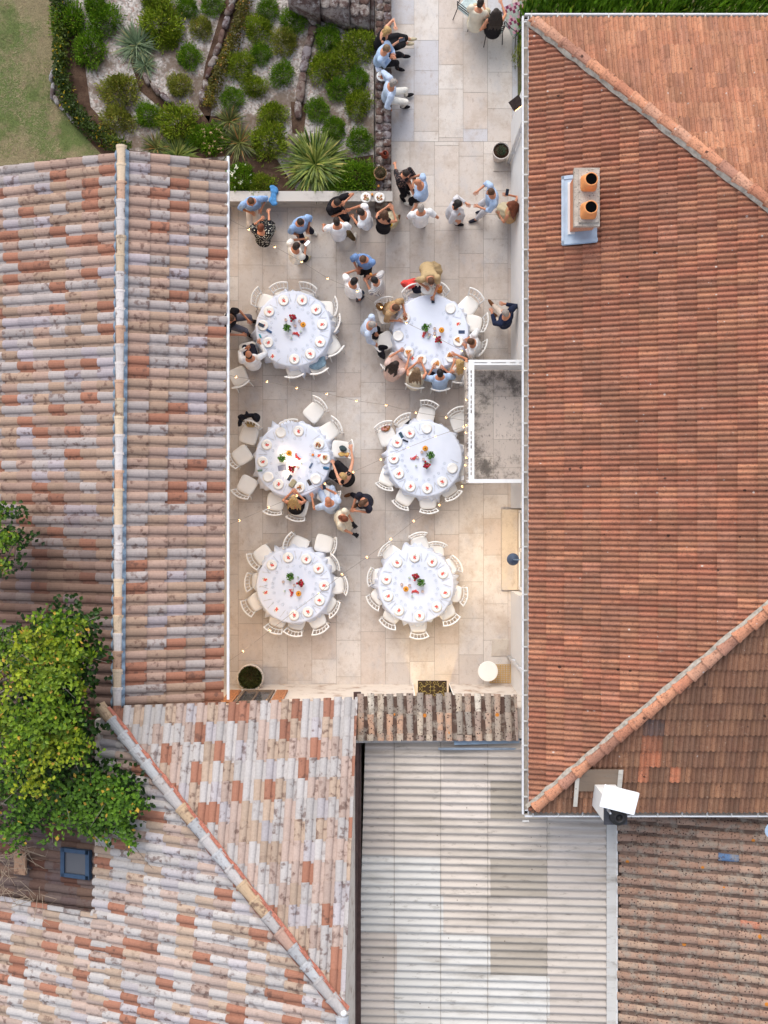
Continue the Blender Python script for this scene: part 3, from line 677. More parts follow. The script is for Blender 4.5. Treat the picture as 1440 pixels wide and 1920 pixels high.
# --- lean-to with old tiles and the corrugated shed behind
LT = house('lean_to', 'narrow strip roof of grey lichened old tiles above the lit doorway', (1.2, -4.5, 0), 'lean-to')
def col_old(p, i, j, rn): return rn.choice([S(168, 152, 138), S(150, 140, 130), S(176, 150, 132), S(186, 170, 152), S(160, 140, 128), S(206, 196, 182) if j == 0 else S(186, 150, 126)])
q = MB(); canal(q, (-.60, -3.98, 3.0), V2(1, 0), V2(0, 1), .28, 0, 3.57, 0, .86, .21, .40, col_old, 51, rl=.36, ru=.31, pancol=lambda p, i, j, rn: S(84, 66, 58), jit=.008, wild=.012)
clip(q, [((2.86, 0, 0), (1, 0, 0)), ((0, -4.87, 0), (0, -1, 0))], 'roof', LICH, LT)
w = MB()
for a in ((-.62, .72, -4.7, -4.25, 0, 2.95), (1.60, 3.13, -4.7, -4.25, 0, 2.95), (.72, 1.60, -4.7, -4.25, 2.15, 2.95), (-.6, 3.12, -4.86, -4.7, 2.6, 3.12)): wallbox(w, *a)
for a in ((.2, .28, -6.9, -4.7, 0, 2.6), (2.2, 2.28, -6.9, -4.7, 0, 2.6), (.2, 2.28, -6.98, -6.9, 0, 2.6), (.2, 2.28, -6.98, -4.7, 2.6, 2.66)): wallbox(w, *a)
w.build('wall', RENDER_C, LT, world=True)
w = MB(); wallbox(w, .70, .72, -4.7, -4.235, 0, 2.17); wallbox(w, 1.60, 1.62, -4.7, -4.235, 0, 2.17); wallbox(w, .70, 1.62, -4.7, -4.235, 2.152, 2.172); w.build('door_frame', WHITE, LT, world=True)
q = MB(); q.tint(S(150, 170, 190)); q.box((2.2, -4.92, 3.16), (1.4, .10, .012), R(1.5)); q.tint(S(214, 210, 206)); q.box((1.1, -4.90, 3.14), (3.4, .06, .03), R(.6)); q.build('flashing', CEM, LT, world=True)
SH = house('corrugated_shed', 'shed roofed in pale corrugated cement sheets with brown stained panels', (2.2, -8, 0), 'shed')
q = MB(); edges = [W(685, 0, 2.9).x, W(739, 0, 2.93).x, W(826, 0, 2.98).x, W(914, 0, 3.03).x, W(1025, 0, 3.1).x, W(1136, 0, 3.17).x]
zx = lambda x: 2.9 + .055 * (x + .4); ys_ = [-4.93]
while ys_[-1] > -12: ys_.append(ys_[-1] - .845)
rq = random.Random(17)
for ci in range(5):
    for ri in range(len(ys_) - 1):
        pyc = 960 - (ys_[ri] - .42) * FPX / (CAM_H - 3.0); c = rq.choice([S(192, 183, 174), S(197, 188, 179), S(187, 178, 170), S(199, 190, 182)])
        if ci == 3 and (1461 < pyc < 1535 or 1605 < pyc < 1683 or 1753 < pyc < 1830): c = S(168, 159, 148)
        if ci == 3 and pyc >= 1830 or ci == 1 and pyc > 1605 or ci == 0 and 1605 < pyc < 1745 or ci == 2 and pyc > 1745: c = S(199, 197, 193)
        q.tint(c, rq.random()); xa, xb = edges[ci], edges[ci + 1] + .06; lift = .006 * ((ri + ci) % 2) + .004 * ci; n = 44
        ya, yb = ys_[ri] + .03, ys_[ri + 1]; L_, R_, B_ = [], [], []
        for k_ in range(n + 1):
            y = ya + (yb - ya) * k_ / n; h = .032 * math.sin(2 * math.pi * y / .1655) + lift
            xl = xa - (.028 * (-4.9 - y) if ci == 0 else 0)
            L_.append((xl, y, zx(xl) + h)); R_.append((xb, y, zx(xb) + h + .004))
        q.add(L_ + R_, [(k_, k_ + 1, n + 2 + k_, n + 1 + k_) for k_ in range(n)])
for xe in edges[1:]:
    q.tint(S(140, 132, 124)); st = []
    for k_ in range(900):
        y = -4.95 - k_ * .0078; h = .032 * math.sin(2 * math.pi * y / .1655) + .026; st += [(xe - .004, y, zx(xe) + h), (xe + .007, y, zx(xe) + h)]
    q.add(st, [(2 * k_, 2 * k_ + 1, 2 * k_ + 3, 2 * k_ + 2) for k_ in range(899)])
q.build('roof', CEM, SH, True, True)
q = MB(); q.tint(S(200, 198, 194)); q.box((4.86, -8.95, zx(4.86) + .045), (.22, 6.2, .012)); q.tint(S(232, 232, 232)); q.box((4.965, -8.95, zx(4.96) + .05), (.03, 6.2, .08)); q.build('verge', CEM, SH, world=True)
w = MB(); wallbox(w, -.5, 4.9, -12, -11.85, 0, 2.78); wallbox(w, 4.78, 4.9, -11.85, -5.0, 0, 3.1); wallbox(w, -.6, -.5, -11.85, -4.9, 0, 2.8); w.build('wall', RENDER_C, SH, world=True)
q = MB(); q.tint(S(150, 162, 178)); q.tube([W(822, 1404, 3.1), W(978, 1404, 3.1)], .028, 10); q.build('pipe', mat('blue_grey_pipe', S(150, 164, 180), .5, .4, .1), SH, True, True)

# --- old brown roof at lower right
OB = house('old_tiled_outbuilding', 'outbuilding roofed in old brown tiles freckled with dark lichen', (7, -9, 0), 'outbuilding')
def col_ob(p, i, j, rn):
    x, y = p.x * FPX / (CAM_H - p.z) + 720, 960 - p.y * FPX / (CAM_H - p.z)
    if 1332 < x < 1366 and 1594 < y < 1614: return S(92, 118, 152)
    return mixc(rn.choice([S(172, 141, 122), S(161, 131, 114), S(176, 149, 129), S(165, 131, 111)]), S(124, 104, 94), rn.random() * .4) if rn.random() > .015 else S(184, 122, 98)
q = MB(); canal(q, (5.03, -5.0, 3.3), V2(0, -1), V2(-1, 0), .27, 0, 7.4, 0, 5.2, .225, .39, col_ob, 61, rl=.37, ru=.335, jit=.007, pancol=lambda p, i, j, rn: mixc(S(124, 102, 90), S(92, 76, 68), rn.random()), wild=.004, REL=.74)
q.build('roof', LICH, OB, world=True)
w = MB(); wallbox(w, 5.15, 10, -12.2, -6.1, 0, 3.2); w.build('wall', RENDER_C, OB, world=True)
q = MB(); q.box((5.0, -9.1, 3.2), (.05, 6.2, .1)); q.tint((.5, .5, .5))
for i in range(12): q.box((5.03, -6.3 - i * .5, 3.26), (.1, .03, .02))
q.build('gutter', mat('dark_gutter', S(84, 74, 68), .6, .3, .2), OB, world=True)
# satellite dish
SD = thing('satellite_dish', 'pale blue satellite dish on the white gutter corner by old brown tiles', 'satellite dish', W(1438, 1530, 4.6))
q = MB(); Md = Matrix.Rotation(R(18), 3, 'X')
prof = [(0, 0), (.08, .004), (.15, .018), (.205, .034), (.21, .03), (.15, .010), (.08, -.006), (0, -.01)]
rings = [[Md @ Vector((r * math.cos(a), r * math.sin(a), z + .42)) for a in [2 * math.pi * k_ / 28 for k_ in range(28)]] for r, z in prof]
q.loft(rings); q.build('dish', mat('pale_blue_dish', S(176, 196, 216), .4, .4, .08), SD, True)
q = MB(); q.tube([(0, .05, 0), (0, 0, .40)], .018, 8); q.tube([(0, .1, .42), (-.06, .42, .62)], .014, 8); q.build('mast', STEEL, SD)
q = MB(); q.tube([(-.06, .40, .61), (-.07, .52, .66)], .03, 8); q.build('receiver', mat('cream_plastic', S(214, 206, 170), .5, .4, .05), SD)
# ------------------------------------------------------------------ garden walls, steps, stones
def stones(mb, path, wid, z0, h, size, rn, cols, zj=.03):
    for (x0, y0), (x1, y1) in zip(path[:-1], path[1:]):
        a, b = W(x0, y0, z0), W(x1, y1, z0); L = (b - a).length; n = max(1, int(L / size)); d = (b - a) / n; s = d.normalized().cross(Vector((0, 0, 1)))
        rows = max(1, int(round(wid / (size * .9))))
        for i in range(n):
            for j in range(rows):
                c = a + d * (i + .5 + rn.uniform(-.12, .12)) + s * ((j + .5) / rows - .5) * wid + Vector((0, 0, h / 2 + rn.uniform(-zj, zj)))
                mb.tint(rn.choice(cols), rn.random()); M = Matrix.Rotation(math.atan2(d.y, d.x) + rn.uniform(-.35, .35), 3, 'Z')
                rx, ry, rz = d.length * rn.uniform(.44, .62), wid / rows * rn.uniform(.44, .58), h * .62
                k = 9; ang = sorted(rn.uniform(0, 1) * .5 + q for q in range(k))
                def ring(f, zz): return [c + M @ Vector((rx * f * (abs(math.cos(2 * math.pi * q / k)) ** .7) * math.copysign(1, math.cos(2 * math.pi * q / k)), ry * f * (abs(math.sin(2 * math.pi * q / k)) ** .7) * math.copysign(1, math.sin(2 * math.pi * q / k)), zz + rn.uniform(-.01, .01))) for q in ang]
                mb.loft([ring(1, -rz), ring(1.03, rz * .5), ring(.86, rz * .86), ring(.5, rz)])
def m_stone_t():
    t = NT('garden_stone'); a = t.attr(); c = t.mix(t.ramp(t.noise(4.5, 7, .75), .42, .58, 0, .85), a.outputs['Color'], S(76, 54, 50))
    c = t.mix(t.ramp(t.noise(7, 6, .75), .54, .66, 0, .8), c, S(168, 164, 162)); return t.fin(c, .92, .12, t.noise(40, 5, .7), .7, .02)
STN = m_stone_t(); SC = [S(120, 106, 98), S(136, 126, 120), S(150, 142, 136), S(104, 84, 76), S(128, 120, 122)]
rs = random.Random(5)
q = MB(); q.tint(S(134, 124, 116)); pl = poly([(703, -120), (734, -120), (734, 387), (703, 387)], .45); q.prism(pl[::-1], 0, .45)
stones(q, [(719, -110), (719, 384)], .37, .385, .10, .19, rs, SC, .022)
tag(q.build('stone_wall', STN, None, True), 'low dark mossy stone wall edging the garden where guests sit', 'garden wall')
q = MB(); pl = poly([(424, 361), (735, 361), (735, 377), (424, 377)], .5); q.prism(pl[::-1], 0, .5); q.prism(poly([(424, 359.5), (736, 359.5), (736, 378.5), (424, 378.5)], .5)[::-1], .505, .55)
tag(q.build('planter_wall', CONC), 'pale rendered planter wall holding plates and a blue jacket', 'garden wall')
q = MB()
for k_, (xa, xb, h) in enumerate(((694, 702, .50), (656, 693, .62), (600, 655, .78), (540, 599, .92))):
    q.tint(S(132, 124, 120)); q.prism(poly([(xa, -120), (xb, -120), (xb, 55 - max(0, (694 - xb) * .30)), (xa, 52 - (694 - xa) * .30)], h)[::-1], .3, h)
    if k_: stones(q, [((xa + xb) / 2, -100), ((xa + xb) / 2, 38 - (694 - (xa + xb) / 2) * .30)], (xb - xa) / 80, h - .04, .07, .28, rs, SC, .012)
tag(q.build('stone_steps', STN, None, True), 'flight of worn grey stone steps at the top edge of the garden', 'steps')
for lbl, path, wd_, sz in (('line of rough stones splitting the shrub bed down the middle', [(578, 24), (590, 50), (578, 88), (572, 120), (566, 160), (562, 195), (556, 225)], .20, .24),
                           ('curved edge of grey stones below the garden steps', [(592, 28), (612, 38), (640, 48), (668, 54), (700, 58)], .16, .26),
                           ('long diagonal row of dark edging stones beside the yellow ivy', [(452, -40), (436, 10), (420, 60), (404, 110), (390, 150), (378, 195)], .15, .26),
                           ('short bowed row of stones under the iris clump', [(268, 140), (282, 160), (304, 180), (322, 196)], .12, .2),
                           ('pale stone edging between dry lawn and ivy', [(104, 130), (98, 158), (102, 185), (126, 212), (150, 240)], .10, .22)):
    q = MB(); stones(q, path, wd_, GZ, .13, sz, rs, SC if 'pale' not in lbl else [S(160, 158, 160), S(146, 142, 140)])
    tag(q.build('stone_edging', STN, None, True), lbl, 'edging')

# ------------------------------------------------------------------ plants
def bush(n, ll, lw, cols, rn, lump=.18, flat=.75, inner=.45, up=.4, stems=6, seed_lumps=7):
    st = random.getstate(); random.setstate(rn.getstate())
    mb = MB(); L = [Vector((rn.gauss(0, 1), rn.gauss(0, 1), abs(rn.gauss(0, .8)))).normalized() for _ in range(seed_lumps)]
    for i in range(n):
        d = Vector((rn.gauss(0, 1), rn.gauss(0, 1), abs(rn.gauss(0, 1)) * 1.1)).normalized()
        w = max(0, max(d.dot(l) for l in L)) ** 6; r = (inner + (1 - inner) * rn.random() ** .45) * (1 - lump + lump * 1.3 * w) * rn.choice((1, 1, 1, 1.12, 1.22, .9))
        p = Vector((d.x * r, d.y * r, d.z * r * flat + .02)); dr = (d + Vector((rn.gauss(0, .5), rn.gauss(0, .5), up + rn.gauss(0, .4)))).normalized()
        c = mixc(cols[0], cols[1], min(1, max(0, .5 * w + rn.gauss(.3, .3)))); mb.tint(c if rn.random() > .06 else cols[2], rn.random())
        mb.leaf(p, dr, ll * rn.uniform(.7, 1.3), lw * rn.uniform(.7, 1.3))
    mb.tint(S(84, 66, 48))
    for i in range(stems):
        a = 2 * math.pi * i / stems; mb.tube([(0, 0, 0), (.3 * math.cos(a), .3 * math.sin(a), .3), (.6 * math.cos(a), .6 * math.sin(a), .5)], [.03, .02, .008], 5)
    random.setstate(st); return mb
GRN = [[S(60, 94, 12), S(112, 150, 28), S(146, 162, 52)], [S(88, 110, 18), S(144, 162, 44), S(172, 168, 66)], [S(98, 106, 34), S(152, 156, 64), S(168, 146, 74)]]
rn = random.Random(21); SHR = []
for gi in range(3):
    for v_ in range(2):
        SHR.append(bush(2300, .17, .06, GRN[gi], rn, .30, .8, .35, .5).mesh('shrub', LEAF, False))
shrubs = [(0, 167, 90, 36, 'large mid green shrub beside the ivy strip'), (0, 128, 36, 36, 'leafy green shrub at the lawn corner of the gravel'), (0, 195, 33, 34, 'bushy green shrub above the iris clump'), (0, 176, 6, 28, 'green shrub at the frame top over the gravel'),
    (1, 300, 40, 42, 'broad yellow green shrub right of the blue iris clump'), (1, 316, 68, 28, 'yellow green shrub overlapping the broad one below it'), (2, 378, 48, 26, 'olive tufted shrub alone on pale gravel near the diagonal stones'), (0, 352, 104, 24, 'small round dark green shrub alone on pale gravel'),
    (2, 333, 158, 25, 'small olive shrub by the bowed row of stones'), (2, 224, 165, 40, 'big olive shrub on white gravel patch'), (2, 221, 220, 32, 'olive brown shrub between ivy and big olive shrub'), (0, 275, 215, 26, 'dark green shrub under the bowed stones'),
    (1, 331, 230, 42, 'wide yellow green shrub just above the tiled ridge'), (0, 350, 10, 26, 'green shrub touching the frame top in the middle bed'), (0, 396, 4, 22, 'small green shrub by the head of the diagonal stones'), (1, 290, -6, 36, 'yellow green shrub cut by the frame top'),
    (0, 502, 14, 24, 'green shrub at the top of the middle strip'), (1, 485, 50, 29, 'light green shrub under the top of the middle strip'), (0, 549, 36, 26, 'round dark green shrub left of the big rock'), (2, 535, 76, 30, 'olive shrub left of the line of stones'), (0, 528, 136, 25, 'round dark green shrub on pale gravel at mid strip'),
    (0, 487, 97, 22, 'small green shrub between two light ones in the middle strip'), (1, 449, 120, 31, 'yellow green shrub beside the yellow ivy'), (1, 477, 161, 29, 'yellow green shrub lower in the middle strip'), (0, 435, 182, 22, 'dark green small shrub beside the dark iris'),
    (1, 510, 211, 30, 'yellow green shrub above the strap leaf clump'), (1, 503, 262, 42, 'wide green shrub left of the strap leaf clump'), (0, 616, 69, 26, 'dark green shrub under the curved stone edge'), (1, 677, 80, 33, 'light green shrub in the corner by the seated couple'), (1, 606, 122, 36, 'wide yellow green shrub right of the line of stones'),
    (1, 642, 105, 28, 'yellow green shrub in the middle of the right bed'), (0, 672, 144, 23, 'small dark shrub near the plate on the stone wall'), (0, 633, 164, 24, 'small dark green shrub left of the light one'), (1, 669, 192, 34, 'light green shrub beside the grey haired sitter'), (0, 594, 203, 22, 'round dark green shrub by the foot of the stone line'),
    (0, 627, 236, 25, 'dark green shrub above the strap leaf clump right side'), (0, 674, 261, 28, 'round bright green shrub near the clay jug'), (0, 672, 332, 34, 'low dark green shrub by the terracotta pot'), (0, 640, 345, 26, 'low dark green shrub along the planter wall'), (0, 452, 330, 34, 'dark green shrub with white blossoms beside the tiled roof'), (1, 487, 344, 26, 'low yellow green shrub along the planter wall'),
    (0, 397, 262, 32, 'dark shrub with pale pink blooms above the tiled roof'), (0, 372, 255, 26, 'mid green shrub hugging the roof edge')]
for i, (ty, px, py, r, lbl) in enumerate(shrubs):
    p = W(px, py, GZ + .15); rr = r / 77; o = link('shrub', SHR[ty * 2 + i % 2]); o.location = (p.x, p.y, GZ); o.rotation_euler = (0, 0, i * 1.7)
    o.scale = (rr * (.82 + .25 * ((i * 7) % 10) / 10), rr * (1.07 - .25 * ((i * 3) % 10) / 10), min(.55, rr * .9)); tag(o, lbl, 'shrub', 'shrubs in the gravel garden')
    if 'blossom' in lbl or 'blooms' in lbl:
        fm = MB(); rf_ = random.Random(i); colr = S(226, 226, 206) if 'white' in lbl else S(214, 176, 146)
        for k_ in range(12 if 'white' in lbl else 26):
            a, d = rf_.uniform(0, 6.28), rf_.uniform(.2, .95); c = Vector((d * math.cos(a), d * math.sin(a), math.sqrt(max(.05, 1 - d * d)) * .85)); fm.tint(colr)
            s_ = .13 if k_ % 4 == 0 and 'white' in lbl else .06
            for _ in range(9): fm.ell(c + Vector((rf_.gauss(0, s_ * .5), rf_.gauss(0, s_ * .5), rf_.gauss(0, .03))), (s_ * .34,) * 3, 6, 4)
        fm.build('blossom', mat('petal', None, .7, .2, .1), o)
# strap-leaved clumps
def strap(n, rn, cols, ln, w, droop, spread=.35):
    mb = MB()
    for i in range(n):
        a = rn.uniform(0, 6.283); el = rn.uniform(.15, 1.3); r0 = rn.random() * spread
        mb.tint(mixc(cols[0], cols[1], rn.random()) if rn.random() > .08 else cols[2], rn.random())
        mb.blade((r0 * math.cos(a), r0 * math.sin(a), .05), (math.cos(a) * math.cos(el), math.sin(a) * math.cos(el), math.sin(el)), ln * rn.uniform(.6, 1.15), w * rn.uniform(.7, 1.2), droop, 5)
    return mb.mesh('strap_leaf_clump', LEAF, False)
rn = random.Random(8)
SA = strap(460, rn, [S(54, 84, 24), S(142, 152, 66), S(176, 166, 90)], .8, .065, 1.2, .65); SB = strap(170, rn, [S(74, 98, 66), S(132, 148, 112), S(150, 150, 100)], .85, .06, .5); SC_ = strap(170, rn, [S(58, 66, 30), S(118, 122, 60), S(150, 110, 60)], .9, .055, .9)
for me, px, py, r, lbl in ((SA, 590, 303, 54, 'big fountain like clump of yellow edged strap leaves'), (SB, 252, 78, 42, 'blue green iris clump with sword leaves on gravel'), (SB, 268, 115, 26, 'small grey green iris tuft at the end of the bowed stones'), (SC_, 447, 262, 40, 'dark brownish iris clump by the roof corner'), (SC_, 428, 222, 30, 'dark iris tuft at the foot of the yellow ivy'), (SA, 330, 288, 34, 'yellow green strap leaves poking over the roof edge'), (SC_, 290, 272, 30, 'dark strap leaves over the roof edge beside the ivy')):
    p = W(px, py, GZ + .2); o = link('strap_leaf_clump', me); o.location = (p.x, p.y, GZ); o.rotation_euler = (0, 0, px * .1); s_ = r / 77 * 1.1; o.scale = (s_, s_, s_ * .7); tag(o, lbl, 'plant', 'strap leaved clumps')
# ivy strips and the top hedge: nobody could count their leaves
def strip_leaves(name, path, wid, n, h, cols, ll, seed, label=None):
    rn = random.Random(seed); mb = MB(); pts = [W(x, y, GZ) for x, y in path]; seg = [(b - a).length for a, b in zip(pts[:-1], pts[1:])]; tot = sum(seg)
    for i in range(n):
        t = rn.random() * tot
        for a, b, l in zip(pts[:-1], pts[1:], seg):
            if t <= l: break
            t -= l
        d = (b - a) / l; s_ = Vector((-d.y, d.x, 0)); o = max(-1, min(1, rn.gauss(0, .5))); p = a + d * t + s_ * o * wid / 2; p.z = GZ + h * math.sqrt(1 - o * o * .9) * (.55 + .45 * rn.random())
        mb.tint(mixc(cols[0], cols[1], rn.random() ** 1.5 * (.6 + .4 * math.sin(p.x * 5 + p.y * 3))) if rn.random() > .05 else cols[2], rn.random())
        mb.leaf(p, (rn.gauss(0, 1), rn.gauss(0, 1), rn.uniform(0, .8)), ll * rn.uniform(.7, 1.3), ll * .7)
    return tag(mb.build(name, LEAF), kind='stuff')
strip_leaves('ivy', [(112, -40), (116, 20), (120, 80), (118, 140), (128, 190), (160, 235), (200, 265), (245, 288)], .40, 4200, .35, [S(46, 66, 16), S(108, 122, 28), S(176, 150, 30)], .075, 2)
strip_leaves('ivy', [(470, -30), (448, 60), (426, 110), (404, 160), (392, 205)], .34, 3000, .28, [S(76, 74, 22), S(140, 128, 36), S(170, 120, 50)], .06, 3)
# pebbles lying loose on the gravel
def hedge_mesh(rn):
    return bush(1700, .17, .07, [S(58, 98, 18), S(112, 156, 36), S(160, 172, 60)], rn, .3, 1.0, .5, .4).mesh('hedge_shrub', LEAF, False)
HM = [hedge_mesh(random.Random(k_)) for k_ in (1, 2)]
hx = [(1018, -10, 'bushy hedge shrub at the house corner above the white gutter'), (1062, -6, 'second hedge shrub from the house corner'), (1126, -4, 'third hedge shrub from the house corner'), (1192, -8, 'fourth hedge shrub from the house corner'), (1258, -4, 'hedge shrub past the middle of the hedge'), (1324, -7, 'hedge shrub two from the frame edge'), (1392, -4, 'hedge shrub one from the frame edge'), (1452, -6, 'last hedge shrub cut by the frame edge')]
for i, (px, py, lbl) in enumerate(hx):
    p = W(px, py, 1.6); o = link('hedge_shrub', HM[i % 2]); o.location = (p.x, p.y, 0); o.rotation_euler = (0, 0, i * 2.1); o.scale = (.5 if i == 0 else .66, .6, 2.3); tag(o, lbl, 'hedge', 'hedge behind the terracotta house')
o = link('hedge_shrub', bush(420, .2, .09, [S(86, 110, 30), S(150, 160, 60), S(170, 160, 80)], random.Random(44)).mesh('hedge_shrub', LEAF, False)); p = W(983, 74, 1.2); o.location = (p.x, p.y, 0); o.scale = (.15, .2, 1.4); tag(o, 'thin yellow green shoots by the metal chairs at the house corner', 'plant')

# --- the broad-leaved tree over the dark roof
TR = thing('tree', 'broad leaved tree whose yellow green crown spreads over the dark tiled roof', 'tree', (-10.2, -5.2, 0))
rn = random.Random(31); cl = []
for spec in (((95, 1165), 5.9, 26, 55), ((60, 1215), 6.0, 40, 95), ((120, 1215), 6.0, 38, 95), ((95, 1265), 6.2, 46, 130), ((40, 1280), 6.0, 42, 90), ((130, 1250), 5.9, 24, 45), ((100, 1330), 6.0, 42, 120), ((60, 1355), 6.0, 42, 110), ((120, 1370), 5.8, 30, 60), ((30, 1410), 5.8, 40, 80), ((80, 1410), 5.8, 44, 110), ((130, 1405), 5.7, 30, 60), ((60, 1455), 5.6, 36, 80),
             ((150, 1170), 5.7, 14, 16), ((165, 1232), 5.7, 12, 14), ((150, 1290), 5.6, 14, 14), ((118, 1480), 5.2, 36, 80), ((170, 1475), 5.2, 34, 75), ((215, 1480), 5.2, 32, 75), ((245, 1510), 5.2, 26, 50), ((200, 1530), 5.0, 36, 85), ((150, 1525), 5.0, 36, 80), ((100, 1520), 5.0, 40, 80), ((235, 1555), 5.0, 20, 32), ((246, 1580), 5.0, 10, 10), ((180, 1560), 4.9, 24, 40), ((40, 1520), 5.0, 40, 80), ((15, 1470), 5.2, 38, 70), ((10, 1350), 5.8, 36, 70), ((5, 1220), 5.6, 34, 60), ((20, 1560), 4.8, 30, 50),
             ((0, 960), 5.0, 15, 20), ((8, 1010), 5.0, 18, 26), ((28, 1018), 4.9, 10, 8), ((2, 1060), 4.9, 13, 16), ((-60, 1300), 5.6, 70, 160), ((-80, 1450), 5.4, 70, 160), ((-50, 1000), 5.0, 36, 60)): cl.append(spec)
cr = MB(); tw = MB()
for (px, py), z, r, n in cl:
    c = W(px, py, z); rr = r / (FPX / (CAM_H - z)); n = int(n * .72)
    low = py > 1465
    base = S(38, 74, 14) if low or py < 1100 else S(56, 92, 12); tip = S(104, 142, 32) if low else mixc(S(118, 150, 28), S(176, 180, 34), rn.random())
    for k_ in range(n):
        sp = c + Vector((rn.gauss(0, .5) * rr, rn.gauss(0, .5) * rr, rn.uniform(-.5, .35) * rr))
        hi = (sp.z - c.z) / rr  # height in the cluster; tops tinted lighter, sunlit tips put into leaf colour
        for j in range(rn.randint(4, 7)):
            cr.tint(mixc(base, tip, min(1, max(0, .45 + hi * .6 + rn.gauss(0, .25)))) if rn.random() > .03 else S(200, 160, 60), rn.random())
            cr.leaf(sp + Vector((rn.gauss(0, .055), rn.gauss(0, .055), rn.gauss(0, .04))), (rn.gauss(0, 1), rn.gauss(0, 1), rn.uniform(-.1, .5)), rn.uniform(.05, .12), rn.uniform(.04, .09), (rn.gauss(0, .35), rn.gauss(0, .35), 1))
    for k_ in range(int(n * 1.1)):                      # darker leaves lower in the crown, inner shade put into their colour
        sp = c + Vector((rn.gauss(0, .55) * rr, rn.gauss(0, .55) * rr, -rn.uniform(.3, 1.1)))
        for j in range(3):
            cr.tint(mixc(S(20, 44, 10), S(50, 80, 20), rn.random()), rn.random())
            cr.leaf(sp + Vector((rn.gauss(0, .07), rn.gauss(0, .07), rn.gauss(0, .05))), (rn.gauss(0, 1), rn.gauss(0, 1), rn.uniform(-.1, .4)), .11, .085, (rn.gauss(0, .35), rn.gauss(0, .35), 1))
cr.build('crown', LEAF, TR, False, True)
tw.tube([(-10.2, -5.2, 0), (-10.15, -5.0, 1.5), (-10.0, -4.9, 3.2), (-9.8, -4.7, 4.4)], [.24, .2, .17, .14], 12)
for i, ((px, py), z, r, n) in enumerate(cl):
    c = W(px, py, z - .15); b0 = Vector((-9.85, -4.75, 4.1 - (i % 4) * .25)); m_ = b0.lerp(c, .5) + Vector((rn.gauss(0, .12), rn.gauss(0, .15), .25))
    tw.tube([b0, m_, c], [.06, .035, .012], 6)
    for k_ in range(3): tw.tube([c, c + Vector((rn.gauss(0, .25), rn.gauss(0, .25), rn.uniform(0, .2)))], [.01, .004], 4)
tw.build('trunk', m_rock('grey_bark', S(150, 142, 130), S(112, 100, 88), S(84, 74, 64), 8.0), TR, True, True)
dt = MB(); rn = random.Random(77)
for c in (W(30, 1600, 3.8), W(14, 1625, 3.7), W(70, 1680, 3.8), W(2, 1665, 3.6), W(52, 1590, 3.8)):
    for k_ in range(11):
        a = rn.uniform(0, 6.28); p0 = c + Vector((rn.gauss(0, .08), rn.gauss(0, .08), .1)); p1 = p0 + Vector((math.cos(a), math.sin(a), rn.uniform(-.1, .5))) * rn.uniform(.2, .5); p2 = p1 + Vector((rn.gauss(0, .12), rn.gauss(0, .12), rn.uniform(-.1, .1)))
        dt.tube([p0, p1, p2], [.007, .006, .003], 4)
tag(dt.build('dead_twigs', mat('bare_twig', S(160, 142, 124), .9, .1, .2)), 'tangle of bare grey twigs lying around the tan roof vent', 'twigs')

rn = random.Random(61); gm = MB()
for k_ in range(9000):
    px, py = rn.uniform(-60, 128), rn.uniform(-60, 300)
    if px > 100 and py < 200 or px > 95 + max(0, py - 180) * .9: continue
    p = W(px, py, GZ + .006); cl_ = math.sin(px * .05 + 1) * math.sin(py * .031) > .25
    gm.tint(mixc(S(92, 104, 52), S(124, 132, 70), rn.random()) if cl_ else mixc(S(150, 134, 100), S(176, 164, 128), rn.random()), rn.random()); a = rn.uniform(0, 6.28)
    gm.blade(p, (math.cos(a), math.sin(a), rn.uniform(.3, 1)), rn.uniform(.04, .09), .007, .9, 2)
tag(gm.build('grass', LEAF), kind='stuff')
# ------------------------------------------------------------------ tables, chairs, tableware
CLOTH = mat('white_linen', S(220, 226, 240), .9, .1, .03, 3, .2, 200)
CUSH = mat('ivory_cushion', S(238, 234, 228), .85, .15, .03, 4)
CHW = mat('white_lacquer', S(232, 230, 226), .4, .4, .02)
PORC = mat('white_porcelain', S(238, 236, 232), .25, .5, .0)
TINT = mat('tinted_surface', None, .6, .3, .08, 20)
FABR = mat('tinted_fabric', None, .9, .1, .12, 30, .3, 160)
PAPER = mat('white_card', S(236, 234, 230), .8, .1, 0)
def Z1(x, y): return (420 + x / 5.143, 480 + y / 5.143)
def Z2(x, y): return (630 + x / 4.0, 460 + y / 4.0)
def Z3(x, y): return (420 + x / 5.143, 720 + y / 5.143)
def Z4(x, y): return (680 + x / 4.5, 720 + y / 4.5)
def Z5(x, y): return (420 + x / 5.143, 980 + y / 5.143)
def Z6(x, y): return (660 + x / 4.235, 980 + y / 4.235)
TAB = [(Z1, (549.7, 616.5), 'the eave side table'), (Z2, (807.5, 623), 'the crowded table'), (Z3, (548.6, 862), 'the candlelit table'), (Z4, (796, 860.6), 'the balcony side table'), (Z5, (551.5, 1098), 'the planter side table'), (Z6, (780, 1098), 'the doormat side table')]
HRS = ['twelve', 'one', 'two', 'three', 'four', 'five', 'six', 'seven', 'eight', 'nine', 'ten', 'eleven']
def clock(c, p):
    a = math.degrees(math.atan2(p[0] - c[0], c[1] - p[1])) % 360; h = int(round(a / 15)) % 24
    return ("%s o'clock" % HRS[h // 2]) if h % 2 == 0 else 'half past %s' % HRS[h // 2]
seen = {}
def uniq(key, base):
    n = seen.get((key, base), 0); seen[(key, base)] = n + 1
    return base if n == 0 else ('just past ' + base if n == 1 else 'well past ' + base)
